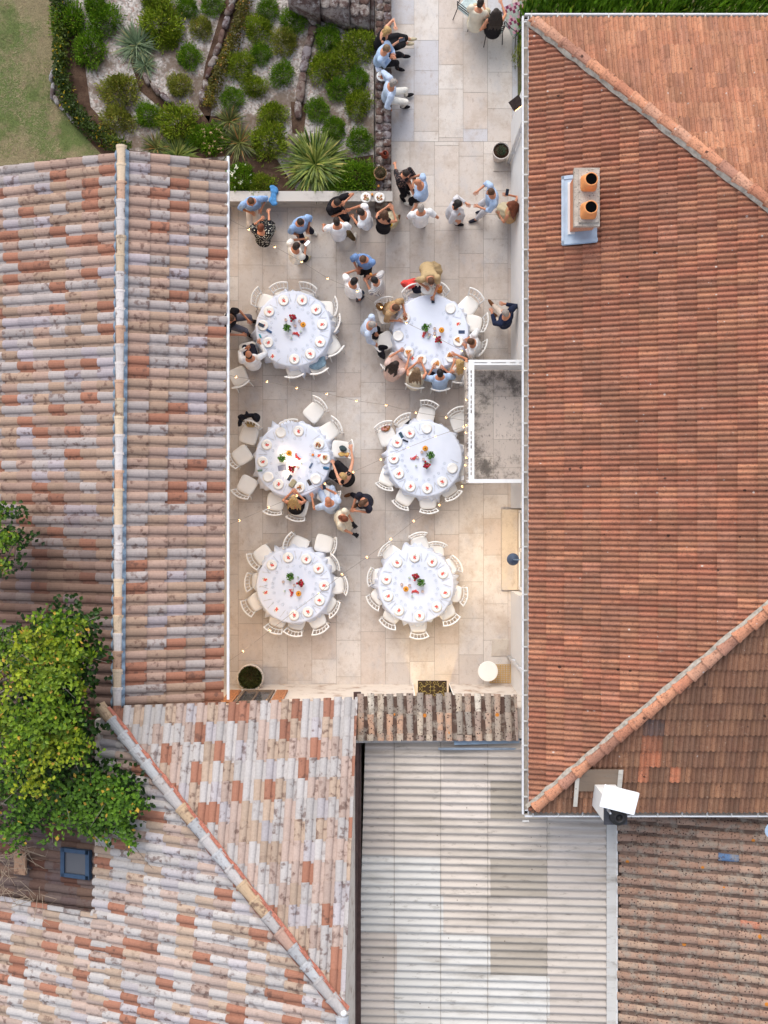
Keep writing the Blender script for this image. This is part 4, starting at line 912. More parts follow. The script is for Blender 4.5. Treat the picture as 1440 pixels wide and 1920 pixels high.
# round tables with cloths
tp = thing('round_table', 'x', 'table')
q = MB(); q.lathe([(0, .70), (.86, .70), (.875, .715), (.86, .735), (0, .735)], 40); q.build('tabletop', mat('plywood', S(190, 160, 124), .7, .2, .15), tp)
for a in range(4):
    q = MB(); an = a * math.pi / 2 + .78; q.tube([(.55 * math.cos(an), .55 * math.sin(an), .70), (.66 * math.cos(an), .66 * math.sin(an), 0)], [.018, .016], 8); q.build('leg', STEEL, tp)
def cloth_mesh(seed):
    rn = random.Random(seed); f1, f2, rot = rn.randint(15, 19), rn.randint(7, 9), rn.uniform(0, 6.28); mb = MB(); n = 160
    def ring(r, z, amp, dz=0.0):
        o = []
        for k in range(n):
            a = 2 * math.pi * k / n; cor = max(0, math.cos(2 * (a - rot))) ** 6 + max(0, math.cos(2 * (a - rot) + math.pi)) ** 6
            w = (.55 * math.sin(f1 * a + rot) + .3 * math.sin(f2 * a + 1) + .35 * math.sin(27 * a + 2)); rr = r + amp * (.5 + .6 * w) + amp * 1.1 * cor * (.6 + .4 * math.sin(40 * a)) * (1 if z < .7 else 0)
            o.append((rr * math.cos(a), rr * math.sin(a), z + dz * cor))
        return o
    rr = [ring(.02, .745, 0), ring(.5, .745, 0), ring(.86, .745, 0), ring(.893, .738, 0), ring(.902, .715, .003), ring(.905, .62, .035), ring(.91, .45, .08), ring(.905, .26, .12, -.1), ring(.895, .24, .12, -.1)]
    mb.loft(rr, True, False); return mb.mesh('tablecloth', CLOTH, True)
for i, (zf, c, nm) in enumerate(TAB):
    p = W(c[0], c[1], .75)
    spawn(tp, (p.x, p.y, 0), .3 * i, 'round dining table hidden under the white cloth of ' + nm, 'round banquet tables')
    o = link('tablecloth', cloth_mesh(i)); o.location = (p.x, p.y, 0); tag(o, 'bluish white cloth draped over ' + nm, 'tablecloth', 'white tablecloths')
# white chair with curved slatted back
cp_ = thing('white_chair', 'x', 'chair')
q = MB(); th = [2 * math.pi * k / 28 for k in range(28)]
def seat_ring(f, z):
    o = []
    for a in th:
        x, y = math.cos(a), math.sin(a); sx = math.copysign(abs(x) ** .45, x); sy = math.copysign(abs(y) ** .45, y); wd_ = .222 - .026 * (1 - sy) / 2
        o.append((sx * wd_ * f, sy * .215 * f, z))
    return o
q.loft([seat_ring(.96, .435), seat_ring(1, .45), seat_ring(1, .475), seat_ring(.95, .488), seat_ring(.7, .494), seat_ring(.3, .497)]); q.build('seat', CUSH, cp_, True)
q = MB(); q.loft([seat_ring(1.0, .40), seat_ring(1.0, .434), seat_ring(.5, .434)]); q.build('seat_frame', CHW, cp_)
for sx, sy in ((-1, 1), (1, 1), (-1, -1), (1, -1)):
    q = MB()
    if sy > 0: q.tube([(sx * .18, .18, .42), (sx * .185, .19, 0)], [.019, .013], 8)
    else: q.tube([(sx * .165, -.19, .43), (sx * .18, -.22, .2), (sx * .195, -.285, 0)], [.019, .017, .013], 8)
    q.build('leg', CHW, cp_)
def arc(y0, dy, z, hw_, n=11): return [(-hw_ + 2 * hw_ * k / (n - 1), y0 - dy * (1 - (2 * k / (n - 1) - 1) ** 2), z + .015 * (1 - (2 * k / (n - 1) - 1) ** 2)) for k in range(n)]
q = MB(); top, mid = arc(-.27, .055, .88, .222), arc(-.215, .045, .56, .185)
for ar, w_ in ((top, .019), (mid, .013)): q.tube(ar, w_, 8, True)
for sx in (0, -1): q.tube([(-.165 if sx == 0 else .165, -.19, .43), mid[sx], top[sx]], [.017, .016, .015], 8)
bk = q.build('backrest', CHW, cp_, True)
for k in (2, 4, 6, 8):
    q = MB(); q.tube([mid[k], top[k]], [.009, .009], 6); q.build('slat', CHW, bk, True)
chairs = [ # table index, seat (zoom px), back (zoom px), optional note
    (0, (350, 430), (275, 375)), (0, (545, 335), (517, 262)), (0, (815, 335), (815, 265)), (0, (1005, 515), (1092, 480)), (0, (1060, 665), (1112, 650)), (0, (1045, 880), (1095, 935)), (0, (890, 1020), (925, 1130)), (0, (680, 1100), (680, 1172)), (0, (140, 1160), (168, 1255)), (0, (245, 945), (245, 1015)), (0, (-5, 640), (-70, 660)),
    (1, (372, 488), (352, 395)), (1, (365, 720), (280, 742)), (1, (425, 900), (385, 945)), (1, (600, 1000), (585, 1068)), (1, (775, 1020), (783, 1090)), (1, (925, 960), (945, 1030)), (1, (1045, 765), (1115, 775)), (1, (1010, 435), (1070, 352)), (1, (1055, 590), (1138, 580)), (1, (775, 345), (800, 288)), (1, (565, 370), (548, 305)),
    (2, (255, 440), (255, 355)), (2, (640, 400), (615, 348)), (2, (890, 245), (942, 160)), (2, (1035, 440), (1105, 370)), (2, (1155, 632), (1245, 630)), (2, (1110, 870), (1195, 915)), (2, (1020, 1080), (1098, 1125)), (2, (715, 1230), (682, 1318)), (2, (495, 1150), (460, 1262)), (2, (215, 985), (137, 1085)), (2, (140, 710), (42, 752)),
    (3, (190, 400), (165, 325)), (3, (350, 330), (325, 268)), (3, (543, 235), (570, 145)), (3, (805, 290), (785, 205)), (3, (205, 815), (175, 885)), (3, (345, 975), (308, 1042)), (3, (552, 1000), (562, 1092)), (3, (735, 905), (782, 962)), (3, (842, 580), (925, 572)), (3, (838, 740), (915, 775)),
    (4, (670, 190), (592, 162)), (4, (1000, 210), (1080, 235)), (4, (1030, 400), (1092, 372)), (4, (1110, 605), (1192, 612)), (4, (1035, 805), (1085, 858)), (4, (900, 945), (938, 1062)), (4, (685, 1015), (657, 1090)), (4, (505, 975), (462, 1060)), (4, (290, 780), (195, 845)), (4, (275, 565), (202, 575)), (4, (345, 335), (250, 392)),
    (5, (530, 140), (520, 82)), (5, (668, 210), (682, 155)), (5, (290, 230), (242, 196)), (5, (185, 430), (125, 432)), (5, (195, 605), (148, 655)), (5, (312, 745), (272, 828)), (5, (528, 850), (534, 922)), (5, (760, 725), (802, 800)), (5, (850, 570), (915, 592)), (5, (805, 335), (855, 318))]
CHP = []
for ti, s_, b_ in chairs:
    zf, c, nm = TAB[ti]; sp, bp = zf(*s_), zf(*b_); ps = W(*sp, .49); pb = W(*bp, .88); d = Vector((ps.x - pb.x, ps.y - pb.y)); rz = math.atan2(d.y, d.x) - math.pi / 2
    f = Vector((-math.sin(rz), math.cos(rz))); pos = Vector((pb.x, pb.y)) + f * .32
    lab = 'white slat back chair at the %s side of %s' % (uniq(('ch', ti), clock(c, bp)), nm)
    CHP.append(spawn(cp_, (pos.x, pos.y, 0), rz, lab, 'white dining chairs'))
# tableware prototypes
def lathe_thing(name, prof, m, n=24):
    q = MB(); q.lathe(prof, n); o = q.build(name, m, None, True); return o
plate0 = lathe_thing('plate', [(0, 0), (.07, 0), (.085, .004), (.128, .018), (.130, .021), (.086, .009), (.07, .006), (0, .006)], PORC, 28)
card0 = thing('menu_card', 'x', 'menu card'); q = MB(); q.box((0, 0, .001), (.10, .135, .0015)); q.build('card', PAPER, card0)
q = MB(); rnc = random.Random(2)
for (x, y, r) in ((-.012, .03, .021), (.012, .012, .022), (-.008, -.008, .017), (.02, -.022, .014)):
    for k in range(5):
        a = k * 1.256; q.tint(mixc(S(206, 66, 60), S(226, 110, 96), rnc.random())); q.ell((x + r * .55 * math.cos(a), y + r * .55 * math.sin(a), .0028), (r * .6, r * .6, .001), 8, 4)
for (x, y, a) in ((.028, .03, .6), (-.03, -.02, 2.4), (.0, -.045, 4.4), (-.02, -.05, 4.9)):
    q.tint(S(70, 92, 66)); q.ell((x, y, .0026), (.016, .006, .0008), 8, 4, Matrix.Rotation(a, 3, 'Z'))
q.build('flower_print', TINT, card0)
def cutlery(kind):
    q = MB()
    if kind == 'knife':
        q.loft([[(-.008, -.1, 0), (.008, -.1, 0), (.008, -.1, .004), (-.008, -.1, .004)], [(-.006, 0, 0), (.006, 0, 0), (.006, 0, .004), (-.006, 0, .004)], [(-.011, .03, 0), (.008, .03, 0), (.008, .03, .002), (-.011, .03, .002)], [(-.001, .115, 0), (.007, .115, 0), (.007, .115, .002), (-.001, .115, .002)]])
    else:
        q.loft([[(-.010, -.1, 0), (.010, -.1, 0), (.010, -.1, .003), (-.010, -.1, .003)], [(-.004, .02, 0), (.004, .02, 0), (.004, .02, .003), (-.004, .02, .003)], [(-.013, .05, 0), (.013, .05, 0), (.013, .05, .003), (-.013, .05, .003)], [(-.013, .06, 0), (.013, .06, 0), (.013, .06, .002), (-.013, .06, .002)]])
        for x in (-.0105, -.0035, .0035, .0105): q.box((x, .08, .0012), (.004, .045, .002))
    return q.build(kind, STEEL)
knife0, fork0 = cutlery('knife'), cutlery('fork')
glass0 = lathe_thing('wine_glass', [(0, 0), (.035, 0), (.034, .003), (.005, .008), (.004, .08), (.02, .095), (.038, .13), (.034, .18), (.032, .18), (.036, .13), (.018, .098), (0, .09)], GLASS, 16)
tumb0 = lathe_thing('water_glass', [(0, 0), (.030, 0), (.036, .1), (.034, .1), (.028, .006), (0, .006)], GLASS, 16)
TZ = .747
def place(o, xy, z, rz, label, group=None, cat=None, scale=None): return spawn(o, (xy[0], xy[1], z), rz, label, group, scale, cat)
settings = [ # table, (zoom px), plate?, card?
    (0, (575, 427), 1, 1), (0, (755, 425), 1, 1), (0, (890, 515), 1, 1), (0, (948, 660), 1, 1), (0, (928, 830), 1, 1), (0, (833, 945), 1, 1), (0, (680, 995), 1, 1), (0, (425, 835), 1, 1), (0, (435, 535), 1, 1), (0, (375, 670), 1, 1), (0, (465, 968), 0, 1),
    (1, (517, 543), 1, 1), (1, (467, 680), 1, 0), (1, (858, 475), 1, 0), (1, (918, 720), 1, 0), (1, (860, 840), 1, 0), (1, (750, 890), 1, 0), (1, (640, 860), 1, 0), (1, (545, 803), 1, 0), (1, (918, 588), 0, 1), (1, (572, 848), 0, 1),
    (2, (548, 467), 1, 0), (2, (720, 453), 1, 1), (2, (917, 578), 1, 0), (2, (412, 585), 1, 1), (2, (372, 750), 1, 1), (2, (425, 897), 1, 0), (2, (525, 968), 1, 1), (2, (730, 1000), 1, 0), (2, (887, 917), 1, 0), (2, (975, 722), 1, 0), (2, (920, 690), 0, 1),
    (3, (540, 375), 1, 0), (3, (397, 414), 1, 1), (3, (290, 493), 1, 1), (3, (262, 630), 1, 1), (3, (305, 757), 1, 1), (3, (403, 866), 1, 1), (3, (545, 882), 1, 1), (3, (673, 827), 1, 1), (3, (757, 712), 1, 0),
    (4, (620, 335), 1, 1), (4, (795, 350), 1, 1), (4, (912, 443), 1, 1), (4, (967, 607), 1, 1), (4, (922, 750), 1, 1), (4, (810, 862), 1, 1), (4, (677, 895), 1, 1), (4, (462, 407), 1, 1), (4, (395, 550), 0, 1), (4, (400, 675), 0, 1), (4, (505, 838), 0, 1),
    (5, (358, 315), 1, 1), (5, (498, 274), 1, 1), (5, (637, 310), 1, 1), (5, (722, 404), 1, 1), (5, (743, 558), 1, 1), (5, (673, 670), 1, 1), (5, (537, 741), 1, 1), (5, (372, 698), 1, 1), (5, (286, 584), 1, 1), (5, (272, 450), 1, 1)]
rn = random.Random(50)
for ti, zp, hp_, hc in settings:
    zf, c, nm = TAB[ti]; px = zf(*zp); ct = W(c[0], c[1], .75); p = W(px[0], px[1], .765); p2 = Vector((p.x - ct.x, p.y - ct.y)); a = math.atan2(p2.y, p2.x); rz = a + math.pi / 2 + rn.uniform(-.06, .06)
    ck = uniq(('st', ti), clock(c, px))
    if hp_: place(plate0, p, TZ, rz, 'white dinner plate %s at %s on %s' % ('with a flower card' if hc else 'without a card', ck, nm), 'dinner plates', 'plate')
    if hc: place(card0, p, TZ + (.0065 if hp_ else .002), rz, 'menu card printed with red flowers at %s on %s' % (ck, nm), 'flower menu cards')
    t = Vector((-math.sin(a), math.cos(a))); o_ = Vector((math.cos(a), math.sin(a)))
    if abs(p2.length - .68) < .16:
        for o0, s_, w_, side in ((fork0, 1, 'fork', 'left'), (knife0, -1, 'knife', 'right')):
            if ti in (1,) and rn.random() < .35: continue
            k_ = Vector((p.x, p.y)) + t * s_ * -.17 * (1 + rn.uniform(-.08, .08)) + o_ * rn.uniform(-.02, .03)
            place(o0, k_, TZ + .001, rz + rn.uniform(-.15, .15), 'steel %s beside the setting at %s on %s' % (w_, ck, nm), 'cutlery', w_)
        for o0, s_, w_ in ((glass0, .05, 'stemmed glass'), (tumb0, -.08, 'short water glass')):
            k_ = Vector((p.x, p.y)) - o_ * (.205 + rn.uniform(-.02, .02)) + t * s_
            place(o0, k_, TZ, 0, 'clear %s near the setting at %s on %s' % (w_, ck, nm), 'table glasses', 'glass')
# centrepieces
def vase(mb, r, h, col): mb.tint(col); mb.lathe([(0, 0), (r * .7, 0), (r, h * .4), (r * .8, h), (r * .7, h), (0, h * .9)], 14)
red0 = thing('red_bouquet', 'x', 'flowers'); q = MB(); vase(q, .04, .10, S(206, 190, 186)); q.build('vase', TINT, red0, True)
rn = random.Random(12); q = MB()
for k in range(9):
    a, r, z = k * .85, .03 + .045 * rn.random() + (.02 if k % 2 else 0), .15 + rn.uniform(-.02, .03); q.tint(mixc(S(120, 8, 36), S(186, 24, 54), rn.random())); c = Vector((r * math.cos(a), r * math.sin(a), z))
    for j in range(7): b = j * .9; q.ell(c + Vector((.013 * math.cos(b), .013 * math.sin(b), .004 * j % .01)), (.017, .017, .015), 8, 5)
q.build('blossom', TINT, red0, True); q = MB()
for k in range(40):
    a = rn.uniform(0, 6.28); q.tint(mixc(S(60, 96, 30), S(112, 146, 50), rn.random())); q.leaf((.02 * math.cos(a), .02 * math.sin(a), .14), (math.cos(a), math.sin(a), rn.uniform(0, 1)), .07, .03)
q.build('leaves', LEAF, red0)
herb0 = thing('herb_pot', 'x', 'herb'); q = MB(); vase(q, .045, .09, S(200, 196, 190)); q.build('pot', TINT, herb0, True); q = MB()
for k in range(130):
    a, e = rn.uniform(0, 6.28), rn.uniform(.1, 1.4); q.tint(mixc(S(40, 92, 28), S(104, 156, 56), rn.random())); r = rn.random() * .07; q.leaf((r * math.cos(a), r * math.sin(a), .10 + rn.random() * .06), (math.cos(a), math.sin(a), math.sin(e)), .05, .03)
q.build('leaves', LEAF, herb0)
org0 = thing('orange_bloom', 'x', 'flower'); q = MB(); vase(q, .03, .10, S(210, 200, 190)); q.build('vase', TINT, org0, True); q = MB()
for ring_, (r, z, n) in enumerate(((.055, .125, 18), (.042, .135, 15), (.028, .142, 11))):
    for k in range(n): a = 2 * math.pi * k / n + ring_ * .2; q.tint(mixc(S(220, 140, 30), S(232, 170, 60), rn.random())); q.ell((r * math.cos(a), r * math.sin(a), z), (.017, .010, .005), 8, 4, Matrix.Rotation(a, 3, 'Z'))
q.tint(S(96, 50, 20)); q.ell((0, 0, .146), (.02, .02, .01), 10, 5); q.build('blossom', TINT, org0, True)
ber0 = thing('red_sprig', 'x', 'flowers'); q = MB()
for k in range(26): t = rn.random(); q.tint(mixc(S(196, 40, 50), S(224, 96, 90), rn.random())); q.ell((-.08 + .17 * t + rn.gauss(0, .01), .05 * math.sin(t * 4) + rn.gauss(0, .014), .012 + rn.random() * .02), (.016, .013, .012), 7, 5)
q.build('blossom', TINT, ber0, True); q = MB(); q.tint(S(90, 60, 40)); q.tube([(-.09, 0, .006), (0, .05, .008), (.1, -.02, .006)], .004, 5); q.build('stem', TINT, ber0)
can0 = thing('votive_candle', 'x', 'candle'); q = MB(); q.lathe([(0, 0), (.030, 0), (.034, .055), (.031, .055), (.027, .006), (0, .006)], 14); q.build('holder', mat('pink_glass', S(220, 186, 184), .3, .5, .05), can0, True); q = MB(); q.lathe([(0, .006), (.025, .006), (.025, .035), (0, .035)], 12); q.build('wax', mat('ivory_wax', S(236, 226, 206), .5, .3, .02), can0, True)
grn0 = thing('glass_bud_vase', 'x', 'vase'); q = MB(); vase(q, .026, .07, S(150, 168, 150)); q.build('vase', mat('pale_green_glass', S(176, 190, 176), .2, .6, .05), grn0, True)
cent = {0: ((668, 600), (612, 700), (765, 668), (690, 755), ((595, 615), (685, 675), (728, 628)), ((740, 730), (650, 790))), 1: ((765, 712), (672, 622), (790, 640), (668, 668), ((740, 625), (740, 660), (700, 672)), ((708, 592), (690, 690))), 2: ((655, 820), (560, 715), (630, 668), (715, 700), ((580, 655), (620, 758), (712, 800)), ((742, 765), (650, 690))),
    3: ((537, 688), (570, 602), (527, 545), (432, 615), ((498, 575), (512, 635), (462, 620)), ((572, 657), (450, 690))), 4: ((745, 582), (640, 520), (722, 682), (640, 675), ((572, 570), (678, 602), (660, 650)), ((712, 525), (585, 660))), 5: ((505, 425), (548, 475), (428, 525), (500, 555), ((395, 490), (457, 498), (560, 545)), ((455, 437), (478, 582)))}
for ti, (zf, c, nm) in enumerate(TAB):
    r_, h_, o_, b_, cs, gs = cent[ti]
    for o0, zp, nm2, gr in ((red0, r_, 'crimson bouquet with green leaves', 'crimson bouquets'), (herb0, h_, 'leafy green herb pot', 'herb pots'), (org0, o_, 'single orange bloom', 'orange blooms'), (ber0, b_, 'coral red flower sprig', 'red sprigs')):
        p = W(*zf(*zp), .8); place(o0, p, TZ, ti * 1.3, '%s in the middle of %s' % (nm2, nm), gr)
    for k, zp in enumerate(cs): p = W(*zf(*zp), .78); place(can0, p, TZ, 0, '%s votive candle among the flowers of %s' % (('first pink', 'middle pink', 'last pink')[k], nm), 'votive candles')
    for k, zp in enumerate(gs): p = W(*zf(*zp), .78); place(grn0, p, TZ, 0, '%s green glass bud vase on %s' % (('upper', 'lower')[k], nm), 'bud vases')
# flame of the burning candles on the candlelit table
FLM = emit('candle_flame', (1, .72, .35), 26)
for k, zp in enumerate(((620, 758), (660, 735), (705, 760), (615, 850), (575, 655))):
    p = W(*Z3(*zp), .82); q = MB(); q.lathe([(0, 0), (.008, .008), (.006, .022), (0, .034)], 8); o = q.build('candle_flame', FLM, None, True); o.location = (p.x, p.y, TZ + .062)
    tag(o, 'lit candle flame number %s around the herb pot of the candlelit table' % HRS[k + 1], 'flame', 'candle flames')
    ld = bpy.data.lights.new('candle_light', 'POINT'); ld.energy = .7; ld.color = (1, .72, .42); ld.shadow_soft_size = .02; lo_ = bpy.data.objects.new('candle_light', ld); COL.objects.link(lo_); lo_.parent = o; lo_.location = (0, 0, .03)
# single items
def slab(name, px, z, dim, rz, col, label, cat, m=None, bev=.006):
    q = MB(); q.tint(col); q.bbox((0, 0, dim[2] / 2), dim, bev); o = q.build(name, m or TINT); p = W(px[0], px[1], z); o.location = (p.x, p.y, z); o.rotation_euler = (0, 0, R(rz)); return tag(o, label, cat)
NAVY = S(52, 66, 84)
slab('phone', Z1(358, 665), TZ + .024, (.15, .075, .008), -25, NAVY, 'dark phone lying across a plate on the eave side table', 'phone')
slab('spectacle_case', Z1(435, 725), TZ, (.14, .05, .03), -30, S(50, 84, 130), 'blue spectacle case near the phone on the eave side table', 'case')
slab('lighter', Z1(350, 772), TZ, (.10, .04, .02), -65, S(60, 160, 176), 'turquoise lighter at the edge of the eave side table', 'lighter')
slab('phone', Z3(633, 903), TZ, (.15, .075, .01), 60, NAVY, 'dark phone below the bouquet on the candlelit table', 'phone')
slab('phone', Z3(823, 950), TZ, (.15, .075, .01), -60, S(70, 64, 62), 'brown screened phone near the blank plate on the candlelit table', 'phone')
slab('clutch_bag', Z3(662, 960), TZ, (.2, .13, .04), 55, S(168, 160, 132), 'olive clutch bag at the lower edge of the candlelit table', 'bag', None, .02)
slab('notebook', Z3(562, 808), TZ, (.2, .13, .02), 10, S(130, 136, 160), 'grey blue notebook beside the bouquet of the candlelit table', 'notebook')
slab('spectacle_case', Z3(348, 835), TZ, (.12, .045, .03), 5, S(110, 134, 118), 'sage green case at the left edge of the candlelit table', 'case')
slab('spectacle_case', Z3(838, 785), TZ, (.14, .04, .03), 60, S(90, 110, 140), 'grey blue case right of the flowers on the candlelit table', 'case')
slab('blue_pouch', Z3(985, 812), TZ, (.15, .07, .03), -10, S(60, 110, 150), 'teal pouch by the blond woman at the candlelit table', 'pouch', None, .02)
slab('phone', Z4(325, 430), TZ, (.15, .075, .01), -60, S(50, 74, 90), 'dark teal phone at the upper left of the balcony side table', 'phone')
slab('sunglasses', Z4(360, 478), TZ, (.14, .04, .03), -20, S(40, 46, 60), 'dark sunglasses between plates on the balcony side table', 'sunglasses')
slab('black_folder', Z4(390, 330), .497, (.20, .10, .02), 38, S(44, 44, 50), 'black folder on a chair by the balcony side table', 'folder')
slab('phone', Z2(942, 650), TZ, (.15, .08, .01), 0, S(56, 70, 100), 'blue phone in front of the man in white', 'phone')
slab('napkin', Z2(915, 525), TZ, (.16, .12, .01), -12, S(230, 230, 230), 'folded white napkin on the crowded table', 'napkin', CLOTH)
slab('napkin', Z4(500, 408), TZ, (.17, .10, .012), 12, S(230, 230, 230), 'crumpled napkin beside a blank plate on the balcony side table', 'napkin', CLOTH)
slab('napkin', Z5(640, 478), TZ, (.13, .10, .03), -10, S(230, 230, 230), 'white napkin behind the herb pot on the planter side table', 'napkin', CLOTH)
slab('napkin', Z2(822, 870), TZ, (.09, .20, .012), 8, S(230, 230, 230), 'white napkin left of the blond haired diner', 'napkin', CLOTH)
tan = lathe_thing('tangerine', [(0, 0), (.02, .002), (.032, .02), (.03, .038), (.015, .048), (0, .048)], mat('orange_peel', S(232, 140, 60), .6, .3, .1)); p = W(*Z3(857, 683), .77); tan.location = (p.x, p.y, TZ); tag(tan, 'orange tangerine right of the flowers on the candlelit table', 'fruit')
# food
def food(px, z, r, rz, label, kind='pizza'):
    q = MB(); rr_ = random.Random(int(px[0] * 7 + px[1])); 
    if kind == 'pizza':
        q.tint(S(196, 136, 76)); q.loft([[(0, -r * .7, 0), (r * .6, r * .5, 0), (0, r * .66, 0), (-r * .6, r * .5, 0)], [(0, -r * .7, .012), (r * .6, r * .5, .012), (0, r * .66, .018), (-r * .6, r * .5, .012)]])
        for k in range(12):
            t = rr_.random(); q.tint(rr_.choice([S(196, 70, 44), S(226, 196, 140), S(214, 160, 90), S(120, 60, 40)])); q.ell(((rr_.random() - .5) * r * (t * .9), -r * .5 + t * r * .95, .016), (.014, .012, .006), 7, 4)
    else:
        for k in range(26):
            a, d = rr_.uniform(0, 6.28), r * rr_.random() ** .6; q.tint(rr_.choice([S(190, 96, 50), S(210, 160, 110), S(150, 70, 44), S(130, 120, 70), S(214, 190, 150)])); q.ell((d * math.cos(a), d * math.sin(a), .008 + .008 * rr_.random()), (.018, .014, .010), 7, 4, Matrix.Rotation(a, 3, 'Z'))
    o = q.build('pizza_slice' if kind == 'pizza' else 'food_scraps', TINT, None, kind != 'pizza'); p = W(*px, z); o.location = (p.x, p.y, z); o.rotation_euler = (0, 0, R(rz)); tag(o, label, 'food')
for zp, rz, l in (((915, 712), 30, 'pizza slice on the plate of the man in white'), ((858, 826), 60, 'pizza slice on the plate of the woman with blond ends'), ((752, 885), -80, 'pizza slices on the plate of the man in pale blue'), ((638, 858), 10, 'pizza slice on the plate of the woman in ivory'), ((545, 798), 120, 'pizza slice on the plate of the woman in blush lace')):
    food(Z2(*zp), TZ + .012, .11, rz, l)
food(Z2(518, 545), TZ + .012, .05, 0, 'small leftovers on the plate before the woman in camel', 'scraps')
for zp, l in (((905, 588), 'brown leftovers on the plate by the leaning chair of the candlelit table'), ((975, 705), 'leftovers on the plate before the blond woman in black'), ((728, 998), 'scattered leftovers on the plate before the woman in strapless black')): food(Z3(*zp), TZ + .012, .06, 0, l, 'scraps')
for (px, py, l, l2) in ((686, 371, 'white plate of leftovers on the planter wall, left of two', 'pizza scraps heaped on the left plate of the planter wall'), (712, 371, 'white plate of leftovers at the right end of the planter wall', 'brown scraps on the right plate of the planter wall'), (716, 143, 'white plate with scraps on the dark stone wall', 'reddish scraps on the plate on the stone wall')):
    z = .555 if py > 300 else .535; p = W(px, py, z); place(plate0, p, z, 0, l, 'plates left on the walls', 'plate'); food((px, py), z + .010, .075, 0, l2, 'scraps')
for (px, py, z, l) in ((698, 366, .555, 'orange drink tumbler between the two plates on the planter wall'), (710, 350, .53, 'orange drink tumbler on the stone wall by the terracotta pot')):
    o = dup(tumb0, W(px, py, z), 0, l, 'orange drinks'); o['category'] = 'glass'; q = MB(); q.lathe([(0, .007), (.027, .007), (.031, .06), (0, .06)], 14); q.build('drink', mat('orange_drink', S(226, 150, 70), .2, .5, .05), o, True)
for (px, py, z, l) in ((499, 367, .555, 'clear glass beside the blue jacket on the planter wall'), (722, 131, .535, 'clear glass beside the plate on the stone wall'), (714, 355, .53, 'clear glass next to the terracotta pot on the stone wall')):
    o = dup(tumb0, W(px, py, z), 0, l, 'glasses left on the walls'); o['category'] = 'glass'
slab('napkin', (710, 129), .535, (.14, .12, .01), 20, S(230, 230, 230), 'white napkin above the plate on the stone wall', 'napkin', CLOTH)
# clothes and bags lying about
def drape(name, px, z, pts, h, col, label, cat, rz=0, seed=1, m=None):
    q = MB(); rr_ = random.Random(seed)
    for x, y, rx, ry in pts:
        for k in range(3): q.tint(mixc(col, tuple(min(1, v * 1.5 + .01) for v in col), rr_.random() * .6)); q.ell((x + rr_.gauss(0, rx * .18), y + rr_.gauss(0, ry * .18), h * (.5 + .3 * rr_.random())), (rx * rr_.uniform(.8, 1.05), ry * rr_.uniform(.8, 1.05), h * .55), 12, 7, Matrix.Rotation(rr_.uniform(-.4, .4), 3, 'Z'))
    me = fuse(q, .014, name, m or mat(name + '_cloth_%d_%d' % (int(col[0] * 255), int(col[2] * 255)), col, .9, .1, .25, 14), 2); o = link(name, me); p = W(px[0], px[1], z); o.location = (p.x, p.y, z); o.rotation_euler = (0, 0, R(rz)); return tag(o, label, cat)
drape('denim_jacket', (513, 367), .55, [(.02, .12, .10, .1), (0, 0, .075, .12), (-.01, -.14, .10, .1), (.03, -.2, .07, .06), (-.03, .2, .07, .05)], .06, S(80, 132, 180), 'bright blue denim jacket slung over the planter wall', 'jacket')
drape('jacket', Z1(905, 1045), .49, [(0, 0, .2, .12), (-.12, .02, .1, .1), (.16, .05, .08, .08)], .08, S(126, 150, 166), 'grey blue jacket heaped on a chair of the eave side table', 'jacket', 25)
drape('coat', Z3(250, 340), .62, [(-.16, .02, .10, .08), (.17, .04, .10, .11), (0, .05, .16, .05), (-.20, -.1, .035, .1), (-.04, .12, .03, .06)], .30, S(30, 30, 36), 'black coat hung over the back of the chair left of the candlelit table', 'coat')
drape('handbag', Z3(255, 392), .49, [(0, 0, .13, .06)], .1, S(176, 150, 104), 'tan woven bag on the seat below the black coat', 'bag')
drape('jacket', (715, 664), .35, [(0, 0, .09, .1), (.05, -.08, .05, .06), (-.06, .05, .05, .06), (.06, .14, .1, .06)], .2, S(36, 34, 40), 'black jacket sliding off the folding chair at the crowded table', 'jacket')
drape('coat', Z2(565, 300), .60, [(-.14, .05, .12, .08), (.0, .06, .16, .07), (-.02, -.05, .14, .08)], .2, S(214, 78, 72), 'coral red coat over a chair at the crowded table', 'coat', 15)
drape('handbag', Z2(605, 340), .52, [(0, 0, .14, .08), (.04, .07, .06, .03)], .16, S(40, 40, 52), 'black handbag under the coral red coat', 'bag')
drape('handbag', Z2(770, 335), .50, [(0, 0, .09, .09), (.02, .06, .06, .05)], .12, S(190, 120, 60), 'orange leather bag on the chair below the leaning woman', 'bag')
drape('handbag', Z2(325, 460), .6, [(0, 0, .10, .08), (.03, -.06, .08, .05)], .12, S(140, 104, 66), 'brown leather bag hung on the chair of the woman in camel', 'bag')
drape('handbag', Z3(1147, 622), .5, [(0, 0, .1, .07)], .1, S(70, 84, 86), 'dark green shoulder bag on the chair right of the candlelit table', 'bag', -8)
drape('scarf', Z3(1158, 680), .5, [(-.06, 0, .09, .06), (.08, .0, .1, .06)], .03, S(206, 160, 90), 'yellow orange printed scarf on the chair with the shoulder bag', 'scarf', 0, 3, m_pattern('printed_scarf', 'blot', S(214, 176, 110), S(170, 70, 40), 14))
drape('bread_basket', Z4(192, 372), .50, [(0, 0, .12, .09)], .035, S(150, 104, 64), 'oval wooden tray of cold meats on a chair by the balcony side table', 'food tray', 40)
q = MB(); rr_ = random.Random(4)
for k in range(9): q.tint(mixc(S(206, 130, 120), S(226, 170, 150), rr_.random())); q.ell((rr_.uniform(-.08, .08), rr_.uniform(-.06, .06), .0), (.035, .03, .008), 10, 4)
